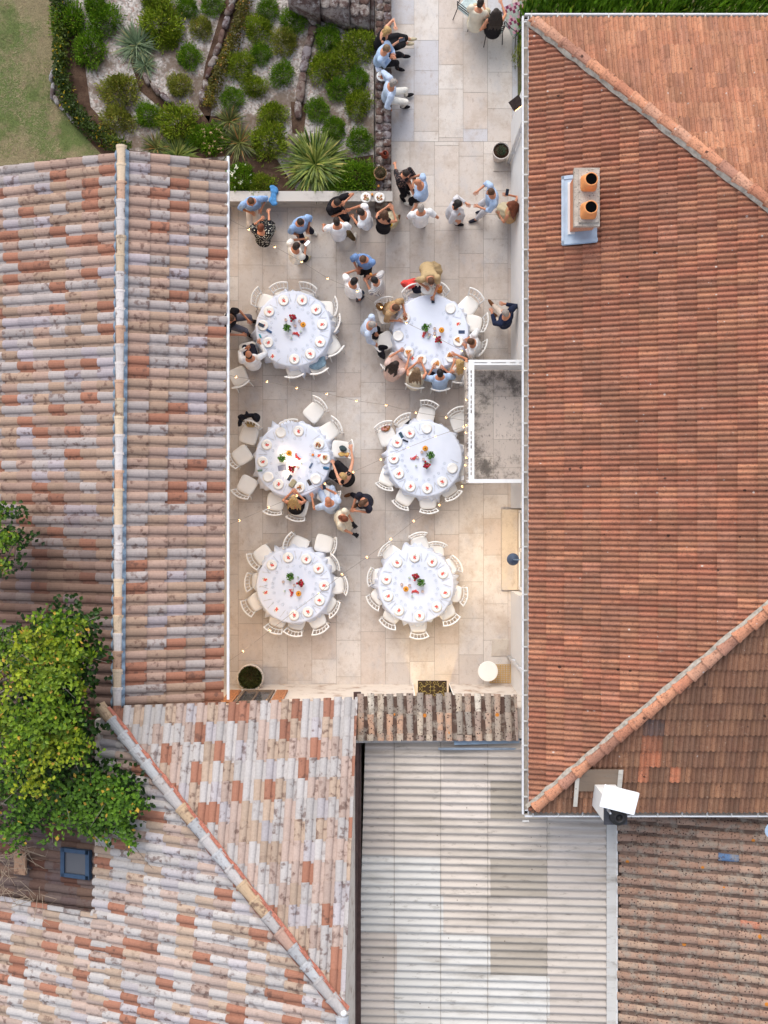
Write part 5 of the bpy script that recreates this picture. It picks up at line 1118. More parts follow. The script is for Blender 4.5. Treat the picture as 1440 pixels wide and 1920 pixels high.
o = q.build('cold_meat', TINT, None, True); p = W(*Z4(192, 372), .54); o.location = (p.x, p.y, .542); tag(o, 'slices of pink cold meat on the wooden tray', 'food')
st_ = MB(); 
for k in range(4): st_.lathe([(0, 0), (.07, 0), (.128, .016), (.130, .02), (.07, .006), (0, .006)], 24, (0, 0, .02 * k))
o = st_.build('plate_stack', PORC, None, True); p = W(*Z2(678, 326), .95); o.location = (p.x, p.y, .86); tag(o, 'small stack of white plates held by the leaning woman in tan', 'plates')

# ------------------------------------------------------------------ pots, side table, grate, mats, lamps
def pot(px, py, z, r, h, col, name, label, plantcol, n, dome, rim=.03, seed=1):
    c = W(px, py, z + h); root = thing(name, label, 'planter', (c.x, c.y, z)); q = MB(); q.tint(col)
    q.lathe([(0, 0), (r * .72, 0), (r * .95, h * .8), (r * 1.0, h * .86), (r, h), (r - rim, h), (r - rim, h * .86), (0, h * .86)], 32); q.build('pot', m_pottery, root, True)
    q = MB(); q.lathe([(0, h * .87), (r - rim - .005, h * .87), (0, h * .9)], 20); q.build('soil', SOIL, root, True)
    rr_ = random.Random(seed); q = MB()
    for k in range(n):
        a, d = rr_.uniform(0, 6.28), (r - rim) * dome * math.sqrt(rr_.random()); zz = h * .9 + .12 * dome * (1 - (d / r) ** 2) * (1 if dome > .7 else .5)
        q.tint(mixc(plantcol[0], plantcol[1], rr_.random()), rr_.random()); q.leaf((d * math.cos(a), d * math.sin(a), zz * rr_.uniform(.94, 1.04)), (math.cos(a) * .6 + rr_.gauss(0, .4), math.sin(a) * .6 + rr_.gauss(0, .4), .8), .06, .016)
    q.build('foliage', LEAF, root); return root
t_ = NT('pottery'); a_ = t_.attr(); m_pottery = t_.fin(t_.mix(t_.ramp(t_.noise(7, 5, .65), .45, .7, 0, .35), a_.outputs['Color'], S(150, 130, 112)), .85, .2, t_.noise(60, 4), .2, .004)
pot(469, 1271, 0, .325, .62, S(206, 196, 186), 'stone_planter', 'big round stone planter full of dark fine foliage by the shutters', [S(46, 56, 26), S(96, 104, 54)], 1500, .98, .045, 3)
pot(940, 282, .04, .215, .42, S(206, 196, 188), 'clay_planter', 'pale round pot with a small grey green plant by the white wall', [S(60, 84, 62), S(110, 130, 100)], 170, .5, .022, 4)
pot(713, 324, .52, .155, .24, S(196, 150, 112), 'terracotta_pot', 'terracotta pot of dark succulents on the stone wall', [S(84, 84, 60), S(130, 122, 92)], 300, .95, .02, 5)
jug = thing('clay_jug', 'red brown clay jug tipped open on the stone wall above the terracotta pot', 'jug', W(722, 292, .55)); jug.location.z = .53
q = MB(); q.tint(S(126, 58, 40)); q.lathe([(0, 0), (.07, 0), (.10, .07), (.085, .15), (.06, .18), (.066, .2), (.055, .2), (.05, .17), (0, .03)], 20); q.build('jug_body', TINT, jug, True)
q = MB(); q.tint(S(126, 58, 40)); q.tube([(-.06, .0, .19), (-.12, .01, .17), (-.13, .01, .11), (-.09, 0, .06)], .012, 7); q.build('handle', TINT, jug, True); q = MB(); q.tint(S(70, 110, 190)); q.box((.01, 0, .16), (.02, .012, .12)); q.build('spout', mat('dark_spout', S(110, 96, 96), .4, .4, .1), jug)
slab('paver', (942, 305), 0, (.44, .44, .035), 0, S(196, 186, 176), 'loose square stone slab under the pale round pot', 'slab', PAV, .006)
slab('paver', (938, 1214), 0, (.42, .42, .03), 0, S(200, 190, 178), 'loose square stone slab above the cup by the downpipe', 'slab', PAV, .006)
st = thing('side_table', 'small round cream side table beside the wooden grate', 'table', W(915, 1259, .5)); st.location.z = 0
q = MB(); q.lathe([(0, .47), (.235, .47), (.245, .485), (.235, .5), (0, .5)], 36); q.build('table_top', CUSH, st, False)
for k in range(3): q = MB(); a = k * 2.094 + .5; q.tube([(.1 * math.cos(a), .1 * math.sin(a), .475), (.2 * math.cos(a), .2 * math.sin(a), 0)], .014, 8); q.build('leg', CHW, st, True)
q = MB(); q.tint(S(196, 164, 116))
for k in range(9): q.box((-.25 + k * .0625, 0, .012), (.028, .46, .02))
for k in range(10): q.box((0, -.22 + k * .049, .010), (.54, .018, .018))
o = q.build('floor_grate', TINT); p = W(938, 1263); o.location = (p.x, p.y, 0); tag(o, 'tan slatted floor grate in the corner under the side table', 'grate')
o = dup(tumb0, W(937, 1238, .05), 0, 'pale cup on the paving above the floor grate'); o.location.z = .0; o.scale = (1.5, 1.5, .8); o['category'] = 'cup'
# doormat with scrolled openwork
q = MB(); q.box((0, 0, .006), (.71, .40, .012)); rr_ = random.Random(6)
mt_ = thing('doormat', 'dark rubber doormat with yellow scrollwork in the lit doorway', 'doormat', (1.19, -4.36, .0)); q.build('mat', mat('dark_rubber', S(56, 46, 38), .9, .2, .2, 30), mt_)
q = MB(); q.tint(S(150, 138, 84))
for sx in (-1, 1):
    for sy in (-1, 1):
        for (cx_, cy_, r0, a0, a1) in ((.085, .07, .055, .3, 4.6), (.20, .10, .055, 2.2, 6.9), (.21, .04, .045, -.8, 3.2), (.29, .12, .04, .5, 5.0), (.30, .04, .035, 2, 6.5), (.05, .15, .03, 0, 4.5), (.14, .16, .025, 1, 5), (.02, .03, .03, -1, 2.4)):
            q.tube([(sx * (cx_ + r0 * (1 - .35 * t / 12) * math.cos(a0 + (a1 - a0) * t / 12)), sy * (cy_ + r0 * (1 - .35 * t / 12) * math.sin(a0 + (a1 - a0) * t / 12)), .012) for t in range(13)], .0052, 5)
q.build('scrollwork', TINT, mt_)
# lamps
def lamp(name, o, loc, e, col, size=.05, kind='POINT'):
    d = bpy.data.lights.new(name, kind); d.energy = e; d.color = col; d.shadow_soft_size = size; x = bpy.data.objects.new(name, d); COL.objects.link(x); x.parent = o; x.location = loc; return x
WARM = (1, .70, .38)
wl = thing('wall_lamp', 'dark blue grey dome lamp on a bracket over the lit doorstep', 'wall lamp', (2.86, -1.05, 2.45))
q = MB(); q.lathe([(.055, .08), (.06, .07), (.10, .045), (.135, -.02), (.137, -.025), (.13, -.022), (.095, .035), (.0, .06)][::-1], 28); q.lathe([(0, .10), (.03, .10), (.045, .08), (.05, .06)][::-1], 16); q.build('lamp_shade', mat('blue_grey_metal', S(72, 86, 108), .5, .4, .2, 12), wl, True)
q = MB(); q.tube([(0, 0, .10), (0, 0, .16), (.26, 0, .16)], .012, 8); q.box((.262, 0, .16), (.015, .09, .12)); q.build('bracket', mat('grey_bracket', S(120, 140, 160), .5, .4, .1), wl)
q = MB(); q.ell((0, 0, .0), (.04, .04, .045)); q.build('bulb', emit('warm_bulb', (1, .78, .45), 12), wl, True); _w = lamp('wall_lamp_light', wl, (0, 0, -.06), 105, (1, .76, .48), .06, 'SPOT'); _w.data.spot_size = R(100); _w.data.spot_blend = 1.0
for k, (y, e) in enumerate(((-3.3, 30), (-1.2, 16), (1.8, 9), (4.9, 12), (6.5, 14))):
    sc_ = thing('wall_sconce', '%s small warm sconce under the left house eave counted from the planter' % ('first', 'second', 'third', 'fourth', 'fifth')[k], 'wall lamp', (-4.28, y, 2.3), 0, 'eave sconces')
    q = MB(); q.box((-.02, 0, 0), (.03, .1, .16)); q.build('backplate', DARKM, sc_); q = MB(); q.lathe([(0, -.06), (.035, -.06), (.04, .06), (0, .06)], 14, (.05, 0, 0)); q.build('lamp_shade', emit('sconce_glass', (1, .8, .5), 5), sc_, True); lamp('sconce_light', sc_, (.14, 0, 0), e * .9, WARM, .05)
il = thing('room_lamp', 'hanging lamp glowing inside the lean-to doorway', 'lamp', (1.17, -5.75, 2.15)); q = MB(); q.ell((0, 0, 0), (.08, .08, .08)); q.build('bulb', emit('room_bulb', (1, .82, .5), 20), il, True); q = MB(); q.tube([(0, 0, .08), (0, 0, .5)], .006, 6); q.build('cord', DARKM, il); lamp('room_light', il, (0, .12, 0), 62, (1, .76, .36), .08)
hl = thing('flood_heater', 'black square heater lamp tilted out from the white wall near the frame top', 'heater', (2.80, 8.66, 3.4)); Mh = Matrix.Rotation(R(38), 3, 'Z') @ Matrix.Rotation(R(18), 3, 'X')
q = MB(); q.box((0, 0, 0), (.25, .22, .06), 0, Mh); q.build('heater_body', mat('sooty_black_metal', S(58, 48, 46), .6, .3, .35, 18), hl); q = MB(); q.box(Mh @ Vector((0, -.112, -.01)), (.20, .012, .03), 0, Mh); q.build('heating_bar', emit('heater_glow', (1, .5, .15), 7), hl)
q = MB(); q.tube([Mh @ Vector((.08, -.02, 0)), Vector((.33, .02, -.02))], .018, 8); q.build('bracket', DARKM, hl)
# string lights
BUL = emit('string_bulb_glow', (1, .55, .2), 5); WIRE = mat('string_wire', S(140, 126, 114), .7, .2, .1)
def string(label, pts, z0, z1, ends=True):
    root = thing('string_lights', label, 'string lights', W(*pts[0], z0), 0, 'string lights'); ws = []
    for i, (x, y) in enumerate(pts):
        t = i / (len(pts) - 1); z = z0 + (z1 - z0) * t - .22 * math.sin(math.pi * t); ws.append(W(x, y, z))
    o_ = Vector(root.location); fine = []
    for a, b in zip(ws[:-1], ws[1:]):
        for k in range(5): t = k / 5; fine.append(a.lerp(b, t) - o_ - Vector((0, 0, .03 * math.sin(math.pi * t))))
    fine.append(ws[-1] - o_); q = MB(); q.tube(fine, .004, 5); q.build('wire', WIRE, root)
    for p in ws[1:-1] if ends else ws:
        q = MB(); q.lathe([(0, -.066), (.014, -.058), (.021, -.04), (.015, -.015), (.008, 0), (0, 0)], 12); b = q.build('bulb', BUL, root, True); b.location = p - o_
        q = MB(); q.lathe([(0, -.002), (.014, -.002), (.014, .03), (0, .03)], 8); k = q.build('socket', DARKM, b)
string('light string crossing the standing guests up by the planter wall', [(424, 408), (466, 429), (515, 462), (565.5, 490), (614, 521), (670, 545), (715, 575), (762, 605), (815, 630), (866, 657), (884, 672)], 3.3, 3.3)
string('light string between the upper and middle rows of tables', [(420, 701), (442, 706), (500, 715), (556, 727), (612.6, 738), (668, 751), (724, 759), (780, 773), (837, 782), (882, 790)], 3.3, 3.3)
string('light string rising over the candlelit table to the railing', [(420, 987), (448, 976), (503, 951.5), (556, 929), (609, 907), (662, 885), (714, 861.5), (765, 839), (817, 818), (882, 796)], 3.3, 3.3)
string('light string crossing the lower tables to the balcony corner', [(417, 1248), (455, 1222), (505, 1183), (551, 1147), (597, 1113), (641, 1077), (688, 1045), (733, 1011), (776, 977), (824, 947), (867, 912), (884, 902)], 3.3, 3.3)
string('light string wound along the white balcony railing', [(872, 690), (874.5, 749), (875, 797), (870, 800), (874, 811), (875, 858), (873, 872), (880, 902), (910, 903), (957, 902)], 3.05, 3.05, False)
# metal chairs at the top
mc = thing('metal_chair', 'x', 'chair')
q = MB(); q.bbox((0, 0, .46), (.42, .42, .05), .03); q.build('cushion', mat('pale_teal_cushion', S(190, 204, 202), .9, .1, .15, 20), mc)
for sx, sy in ((-1, 1), (1, 1), (-1, -1), (1, -1)): q = MB(); q.tube([(sx * .2, sy * .2, .44), (sx * .23, sy * (.22 if sy > 0 else .30), 0)], .011, 6); q.build('leg', DARKM, mc)
q = MB(); q.tube([(-.2, -.2, .44), (-.2, -.27, .86), (.2, -.27, .86), (.2, -.2, .44)], .011, 6); q.tube([(-.2, -.245, .7), (.2, -.245, .7)], .016, 6); q.tube([(-.2, -.22, .56), (.2, -.22, .56)], .012, 6)
for sx in (-1, 1): q.tube([(sx * .2, -.25, .66), (sx * .24, 0, .66), (sx * .22, .18, .64), (sx * .2, .2, .44)], .011, 6)
q.build('backrest', DARKM, mc)
for (px, py, rz, l) in ((880, 12, -38, 'dark metal chair with teal cushion under the guest in cream'), (925, 46, 8, 'dark metal chair with pale cushion behind the long haired woman'), (968, 46, 42, 'dark metal chair half hidden by shoots with a zigzag blanket')):
    p = W(px, py, .46); spawn(mc, (p.x, p.y, 0), R(rz), l, 'metal garden chairs')
q = MB(); 
for i in range(9):
    for j in range(9):
        x0, x1, y0, y1 = -.24 + i * .053, -.24 + (i + 1) * .053, -.24 + j * .053, -.24 + (j + 1) * .053
        zz = lambda x, y: .03 + .02 * math.sin(x * 20 + y * 6) - (.25 * max(0, abs(x) - .16))
        zig = (j + abs((i % 4) - 2)) % 4; q.tint(S(110, 50, 76) if zig == 0 else (S(178, 136, 148) if zig == 1 else S(150, 158, 150))); q.add([(x0, y0, zz(x0, y0)), (x1, y0, zz(x1, y0)), (x1, y1, zz(x1, y1)), (x0, y1, zz(x0, y1))], [(0, 1, 2, 3)])
o = q.build('blanket', FABR, None, True); p = W(968, 34, .5); o.location = (p.x, p.y, .49); o.rotation_euler = (0, 0, R(20)); o.scale = (1.1, 1.5, 1); tag(o, 'sage blanket with plum zigzags on the metal chair by the corner', 'blanket')
# ------------------------------------------------------------------ people
def m_skin(name, c):
    t = NT(name); col = t.mix(1.0, c, t.grey(t.noise(14, 3), .07), 'MULTIPLY'); return t.fin(col, .55, .3)
SKIN = {'fair': m_skin('fair_skin', S(206, 150, 122)), 'tan': m_skin('tanned_skin', S(186, 126, 96)), 'warm': m_skin('warm_skin', S(196, 136, 106))}
EYE = mat('dark_eye', S(36, 30, 28), .2, .5, 0); LIP = mat('lips', S(160, 84, 78), .5, .3, 0)
def hairm(k):
    c = {'brown': S(84, 58, 42), 'dark': S(44, 34, 30), 'black': S(30, 26, 26), 'blond': S(178, 146, 96), 'grey': S(150, 142, 136), 'auburn': S(110, 58, 36), 'mouse': S(120, 96, 72)}[k]
    n = 'hair_' + k
    if n in _mc: return _mc[n]
    t = NT(n); _mc[n] = t.fin(t.mix(1.0, c, t.grey(t.noise(60, 4, .7, t.scaled((1, 1, .25))), .45), 'MULTIPLY'), .6, .3, t.noise(120, 3, .6, t.scaled((1, 1, .2))), .6, .01); return _mc[n]
def clothm(key):
    n = 'clothing_' + key
    if n in _mc: return _mc[n]
    P_ = {'skyblue': S(168, 190, 220), 'blue': S(140, 168, 208), 'midblue': S(112, 142, 188), 'paleblue': S(186, 200, 222), 'white': S(228, 228, 230), 'offwhite': S(222, 218, 210), 'ivory': S(216, 206, 186), 'black': S(32, 30, 34), 'navy': S(34, 42, 66), 'darkgrey': S(62, 62, 68), 'slate': S(98, 96, 106), 'beige': S(206, 190, 176), 'camel': S(186, 152, 112), 'tan': S(180, 156, 118), 'olive': S(98, 82, 56), 'jeans': S(56, 72, 92), 'lightgrey': S(196, 194, 198), 'stone': S(196, 190, 188), 'blush': S(204, 172, 160), 'darknavy': S(40, 40, 52), 'brown': S(110, 74, 50), 'yellow': S(206, 176, 70), 'sand': S(190, 178, 150)}
    if key in P_:
        t = NT(n); c = t.mix(1.0, P_[key], t.grey(t.noise(5, 4), .12), 'MULTIPLY'); _mc[n] = t.fin(c, .88, .15, t.noise(16, 4, .6), .55, .03)
    else:
        _mc[n] = {'floral': lambda: m_pattern(n, 'blot', S(34, 32, 36), S(150, 120, 110), 26), 'dots': lambda: m_pattern(n, 'dots', S(28, 28, 32), S(222, 216, 200), 22), 'stripes': lambda: m_pattern(n, 'stripes', S(226, 224, 222), S(150, 146, 150), 9), 'lace': lambda: m_pattern(n, 'blot', S(206, 178, 168), S(226, 206, 196), 30)}[key]()
    return _mc[n]
def ik(a, b, l1, l2, pole):
    d = b - a; L = min(d.length, (l1 + l2) * .995); L = max(L, abs(l1 - l2) + .02); dn = d.normalized(); b = a + dn * L
    x = (l1 * l1 - l2 * l2 + L * L) / (2 * L); h = math.sqrt(max(0, l1 * l1 - x * x)); p = pole - dn * pole.dot(dn)
    if p.length < 1e-4: p = Vector((0, 0, 1)) - dn * dn.z
    return a + dn * x + p.normalized() * h, b
def person(label, head, face, pose='stand', top=('white', 'short'), bot=('trousers', 'jeans'), hair=('short', 'brown'), lean=6, R_=None, L_=None, fR=None, fL=None, skin='warm', s=1.0, hyaw=0, nod=14, shoe='white', seat=.49, stance=.10, kR=None, kL=None, fem=False):
    rz = R(face - 90); ln = R(lean); dirv = Vector((0, math.sin(ln), math.cos(ln))); fwd = Vector((0, math.cos(ln), -math.sin(ln)))
    sit = pose == 'sit'; pel = Vector((0, 0, seat / s + .10 if sit else .93 - .0009 * max(0, lean - 10) ** 1.2))
    if not sit: pel.y = -.006 * lean
    neck = pel + dirv * .53; hn = R(lean * .5 + nod); hdir = Vector((0, math.sin(hn), math.cos(hn))); hc = neck + Vector((0, .02, .03)) + hdir * .135
    k = Matrix.Rotation(rz, 3, 'Z'); wh = W(head[0], head[1], hc.z * s); root = wh - k @ (hc * s); root.z = 0
    def loc(p):
        v = k.inverted() @ (W(p[0], p[1], p[2]) - root); return v / s
    shw = .175 if fem else .205; shl, shr = neck - dirv * .06 + Vector((-shw, 0, 0)), neck - dirv * .06 + Vector((shw, 0, 0))
    dz = Vector((.09, .34, seat / s + .34)) if sit else Vector((shw + .09, .10, pel.z - .10)); dz2 = Vector((-dz.x, dz.y, dz.z))
    hR, hL = (loc(R_) if R_ else dz), (loc(L_) if L_ else dz2)
    eR, hR = ik(shr, hR, .285, .255, Vector((.7, -.5, -.6))); eL, hL = ik(shl, hL, .285, .255, Vector((-.7, -.5, -.6)))
    hipR, hipL = pel + Vector((.09, 0, -.03)), pel + Vector((-.09, 0, -.03))
    def leg(hip, sx, f, kn):
        if f: an = loc((f[0], f[1], .08)); an.z = .085
        elif sit: an = Vector((sx * .12, .40, .085))
        else: an = Vector((sx * stance, .04 * sx, .085))
        if kn and sit:
            kk = loc((kn[0], kn[1], seat + .04)); d = (kk - hip); d.z = 0; kk = hip + d.normalized() * .43 + Vector((0, 0, .02))
            if not f: an = Vector((kk.x, kk.y - .02, .085))
            d = an - kk; an = kk + d.normalized() * min(d.length, .47)
            an.z = max(an.z, .085); return kk, an
        return ik(hip, an, .44, .44, Vector((sx * .15, 1, .4 if sit else 0)))
    kR_, aR = leg(hipR, 1, fR, kR); kL_, aL = leg(hipL, -1, fL, kL)
    hv = Matrix.Rotation(R(hyaw), 3, 'Z') @ Matrix.Rotation(-hn, 3, 'X')
    T = [(-.10, .150, .115), (-.02, .165, .120), (.10, .142, .102), (.22, .142, .104), (.34, .160, .110), (.43, .165, .095), (.485, .11, .075), (.52, .058, .058)] if fem else [(-.10, .150, .115), (-.02, .160, .118), (.10, .150, .108), (.22, .155, .112), (.34, .178, .118), (.43, .180, .100), (.485, .12, .08), (.52, .062, .062)]
    def torso(mb, o, lo=-9, hi=9):
        rings = []
        for t, a, b in T:
            a *= 1.09 if .1 < t < .46 else 1.03; b *= 1.1
            if lo <= t <= hi: rings.append([pel + dirv * t + Vector((1, 0, 0)) * (a + o) * math.cos(q) + fwd * (b + o) * math.sin(q) for q in [2 * math.pi * i / 18 for i in range(18)]])
        mb.loft(rings)
    def foot(mb, an, kn, o=0.0):
        d = Vector((an.x - 0, 0, 0)); yw = math.atan2(-(an.x) * .8, 1); mb.ell(an + Matrix.Rotation(yw, 3, 'Z') @ Vector((0, .075, -.045)), (.042 + o, .125 + o, .036 + o * .6), 10, 6, Matrix.Rotation(yw, 3, 'Z'))
    b = MB(); torso(b, 0); b.tube([pel + dirv * .48, hc - hdir * .05], [.055, .05], 10, True)
    b.ell(hc + hv @ Vector((0, .0, .018)), (.074, .092, .098), 14, 10, hv); b.ell(hc + hv @ Vector((0, .034, -.058)), (.052, .058, .062), 12, 8, hv)
    b.ell(hc + hv @ Vector((0, .103, -.015)), (.014, .02, .022), 8, 6, hv)
    for sx in (-1, 1): b.ell(hc + hv @ Vector((sx * .077, -.004, -.008)), (.012, .02, .032), 8, 6, hv)
    for a, e, h in ((shr, eR, hR), (shl, eL, hL)):
        b.tube([a, e, h], [.048, .037, .027], 10, True); d = (h - e).normalized(); b.tube([h, h + d * .075], [.028, .030], 8, True)
    for hp, kn, an in ((hipR, kR_, aR), (hipL, kL_, aL)): b.tube([hp, kn, an], [.085, .058, .040], 10, True); foot(b, an, kn)
    me = fuse(b, .013, 'person', SKIN[skin], 4); q = MB()
    for e, h, sx in ((eR, hR, 1), (eL, hL, -1)):                                    # palms are fused; fingers and thumb grow out of them
        d = (h - e).normalized(); sd = d.cross(Vector((0, 0, 1))); sd = sd.normalized() if sd.length > .05 else Vector((1, 0, 0)); up = sd.cross(d)
        for i, (o, l) in enumerate(((-.030, .062), (-.011, .074), (.010, .078), (.029, .068))):
            p0 = h + d * .080 + sd * o; p1 = p0 + d * l * .5 + sd * o * .18 - up * .006; p2 = p1 + d * l * .42 - up * .022 + sd * o * .05; q.tube([p0, p1, p2], [.0095, .009, .0075], 6, True)
        tb = sd * (-sx); p0 = h + d * .03 + tb * .02; q.tube([p0, p0 + d * .03 + tb * .028, p0 + d * .062 + tb * .034 - up * .008], [.011, .010, .008], 6, True)
    bm = bmesh.new(); bm.from_mesh(me); f2 = q.mesh('f', SKIN[skin], True); bm.from_mesh(f2); bm.to_mesh(me); bm.free(); bpy.data.meshes.remove(f2)
    for p in me.polygons: p.use_smooth = True
    o = link('person', me); o.location = root; o.rotation_euler = (0, 0, rz); o.scale = (s,) * 3; tag(o, label, 'person')
    for sx in (-1, 1):
        q = MB(); q.ell(hc + hv @ Vector((sx * .03, .083, .012)), (.012, .009, .009), 8, 6, hv); q.build('eye', EYE, o, True)
    q = MB(); q.ell(hc + hv @ Vector((0, .088, -.056)), (.022, .009, .008), 8, 6, hv); q.build('mouth', LIP, o, True)
    kind, hcol = hair
    if kind != 'bald':
        q = MB()
        if kind == 'fringe': q.ell(hc + hv @ Vector((0, -.022, -.012)), (.082, .084, .072), 14, 9, hv)
        else: q.ell(hc + hv @ Vector((0, -.016, .034)), (.083, .095, .094), 14, 10, hv); q.ell(hc + hv @ Vector((0, -.04, -.02)), (.076, .066, .08), 12, 8, hv)
        if kind in ('long', 'big'):
            g = .022 if kind == 'big' else 0
            rq = random.Random(int(head[0]))
            for x_ in (-.075, -.038, 0, .038, .075):
                a0 = hc + hv @ Vector((x_ * .9, -.055, .05)); a1 = hc + hv @ Vector((x_ * 1.25, -.095 - g, -.06)); a2 = neck + Vector((x_ * 1.7 + rq.gauss(0, .012), 0, -.02)) - fwd * (.105 + g); a3 = neck - dirv * (.17 + rq.random() * .08) - fwd * (.13 + g * .5) + Vector((x_ * 1.75 + rq.gauss(0, .02), 0, 0))
                q.tube([a0, a1, a2, a3], [.04 + g, .038 + g, .034 + g, .014], 8, True)
        if kind == 'bun': q.ell(hc + hv @ Vector((0, -.13, .035)), (.06, .06, .06), 10, 8, hv)
        if kind == 'bob':
            for sx in (-1, 0, 1): q.tube([hc + hv @ Vector((sx * .06, -.04, .03)), hc + hv @ Vector((sx * .082, -.05 if sx else -.085, -.10))], [.05, .04], 8, True)
        link('hair', fuse(q, .012, 'hair', hairm(hcol), 2), o)
    if 'black gloves' in label:
        q = MB()
        for e_, hd_, sx in ((eR, hR, 1), (eL, hL, -1)):
            d = (hd_ - e_).normalized(); sd = d.cross(Vector((0, 0, 1))).normalized(); up = sd.cross(d); q.tube([hd_ - d * .03, hd_ + d * .085], [.034, .040], 10, True)
            for o_, l in ((-.034, .07), (-.012, .085), (.011, .09), (.033, .075)): q.tube([hd_ + d * .075 + sd * o_, hd_ + d * (.085 + l * .5) + sd * o_ * 1.4, hd_ + d * (.085 + l) + sd * o_ * 1.6 - up * .02], [.014, .013, .011], 7, True)
            q.tube([hd_ + d * .02 - sd * sx * .02, hd_ + d * .07 - sd * sx * .062], [.014, .012], 7, True)
        link('gloves', fuse(q, .007, 'gloves', clothm('black'), 1), o)
    col, slv = top
    q = MB(); strapless = slv == 'strapless'; torso(q, .026, -9, .36 if strapless else (.44 if slv == 'vest' else .50))
    if not strapless:
        for a, e, h in ((shr, eR, hR), (shl, eL, hL)):
            if slv == 'vest': q.tube([a - Vector((math.copysign(.06, a.x), 0, 0)) + dirv * .03, a - Vector((math.copysign(.03, a.x), 0, .0))], [.05, .05], 10, True); continue
            end = {'short': .62, 'long': 1.0, 'rolled': 1.0}[slv]; pts = [a, a.lerp(e, end)]; rr = [.085, .072]
            if slv != 'short': pts = [a, e, e.lerp(h, .93 if slv == 'long' else .35)]; rr = [.083, .066, .046 if slv == 'long' else .056]
            q.tube(pts, rr, 12, False); q.ell(a, (.084, .084, .08), 12, 8)
    link('shirt' if bot[0] != 'dress' else 'dress', fuse(q, .013, 'shirt', clothm(col), 3), o)
    bk, bc = bot; q = MB(); rr_ = .018
    if bk in ('trousers', 'shorts'):
        torso(q, .012, -9, .06)
        for hp, kn, an in ((hipR, kR_, aR), (hipL, kL_, aL)):
            if bk == 'trousers': q.tube([hp, kn, an + (kn - an) * .10], [.102, .078, .058], 12, False); q.ell(kn, (.078,) * 3, 10, 7)
            else: q.tube([hp, hp.lerp(kn, .85)], [.102, .086], 12, False)
            q.ell(hp, (.1,) * 3, 10, 8)
        link(bk, fuse(q, .014, bk, clothm(bc), 3), o)
    else:
        hem = .28 if bk == 'dress' else .5
        if sit:
            torso(q, .02, -9, .12)
            for hp, kn, an in ((hipR, kR_, aR), (hipL, kL_, aL)): q.tube([hp, kn, kn.lerp(an, 1 - hem)], [.12, .10, .085], 12, False); q.ell(kn, (.1,) * 3, 10, 7)
            q.loft([[hipR + Vector((0, 0, .07)), hipL + Vector((0, 0, .07)), hipL - Vector((0, 0, .07)), hipR - Vector((0, 0, .07))], [kR_ + Vector((0, 0, .07)), kL_ + Vector((0, 0, .07)), kL_ - Vector((0, 0, .07)), kR_ - Vector((0, 0, .07))]])
        else:
            rings = []; cf = (aR + aL) / 2
            for t, a, b_ in ((0, .162, .124), (.18, .19, .16), (.5, .22, .20), (1, .25, .24)):
                c = pel.lerp(Vector((cf.x, cf.y, hem)), t) + dirv * .1 * (1 - t); rings.append([c + Vector(((a + .012 * math.sin(9 * q_)) * math.cos(q_), (b_ + .012 * math.sin(9 * q_)) * math.sin(q_), 0)) for q_ in [2 * math.pi * i / 36 for i in range(36)]])
            q.loft(rings)
        link('skirt', fuse(q, .014, 'skirt', clothm(bc), 3), o)
    for kn, an in ((kR_, aR), (kL_, aL)):
        q = MB(); foot(q, an, kn, .007); q.build('shoe', clothm({'white': 'offwhite', 'black': 'black', 'brown': 'brown', 'sand': 'sand', 'navy': 'darknavy'}[shoe]), o, True)
    return o
def P5(x, y): return (680 + x / 4.5, 280 + y / 4.5)
def P4(x, y): return (420 + x / 4.5, 280 + y / 4.5)
def P3(x, y): return (680 + x / 4.5, y / 4.5)
h = lambda f, x, y, z=1.1: (*f(x, y), z)
T0, T1 = .82, .95
person('blond woman in black strappy dress seated on the stone wall, looking at her phone', P3(212, 262), -12, 'sit', ('black', 'vest'), ('dress', 'black'), ('bob', 'blond'), 14, R_=h(P3, 300, 350, .85), L_=h(P3, 275, 215, 1.15), kR=P3(350, 400), kL=P3(360, 310), fR=P3(420, 345), fL=P3(435, 335), skin='fair', fem=True, shoe='sand', s=.97)
person('man in sky blue shirt and dark trousers seated arms crossed on the stone wall', P3(205, 412), -22, 'sit', ('skyblue', 'long'), ('trousers', 'black'), ('short', 'mouse'), 12, R_=h(P3, 235, 490, .95), L_=h(P3, 262, 470, .98), kR=P3(290, 540), kL=P3(300, 470), fR=P3(290, 575), fL=P3(340, 470), shoe='black')
person('grey haired man in pale blue shirt and white trousers seated on the stone wall', P3(262, 700), 4, 'sit', ('paleblue', 'long'), ('trousers', 'offwhite'), ('short', 'grey'), 8, R_=h(P3, 228, 915, .62), L_=h(P3, 205, 690, .75), kR=P3(360, 868), kL=P3(350, 770), fR=P3(330, 900), fL=P3(365, 805), skin='tan', shoe='black', hyaw=20)
person('guest in cream top seated at the frame top with dark hair, seen from behind', (901, 5), 68, 'sit', ('ivory', 'short'), ('dress', 'sand'), ('short', 'dark'), 14, fem=True, shoe='sand')
person('woman with very long dark hair seated on a metal chair, back turned', (930, 24), 92, 'sit', ('black', 'vest'), ('dress', 'black'), ('big', 'dark'), 4, L_=(917, 46, .8), R_=(941, 8, .9), fem=True, shoe='black')
person('dark haired woman in black floral blouse embracing the bald man', P5(368, 208), -48, 'stand', ('floral', 'rolled'), ('trousers', 'black'), ('short', 'dark'), 5, L_=h(P5, 425, 290, 1.2), R_=h(P5, 272, 125, 1.05), fem=True, shoe='black', s=.95)
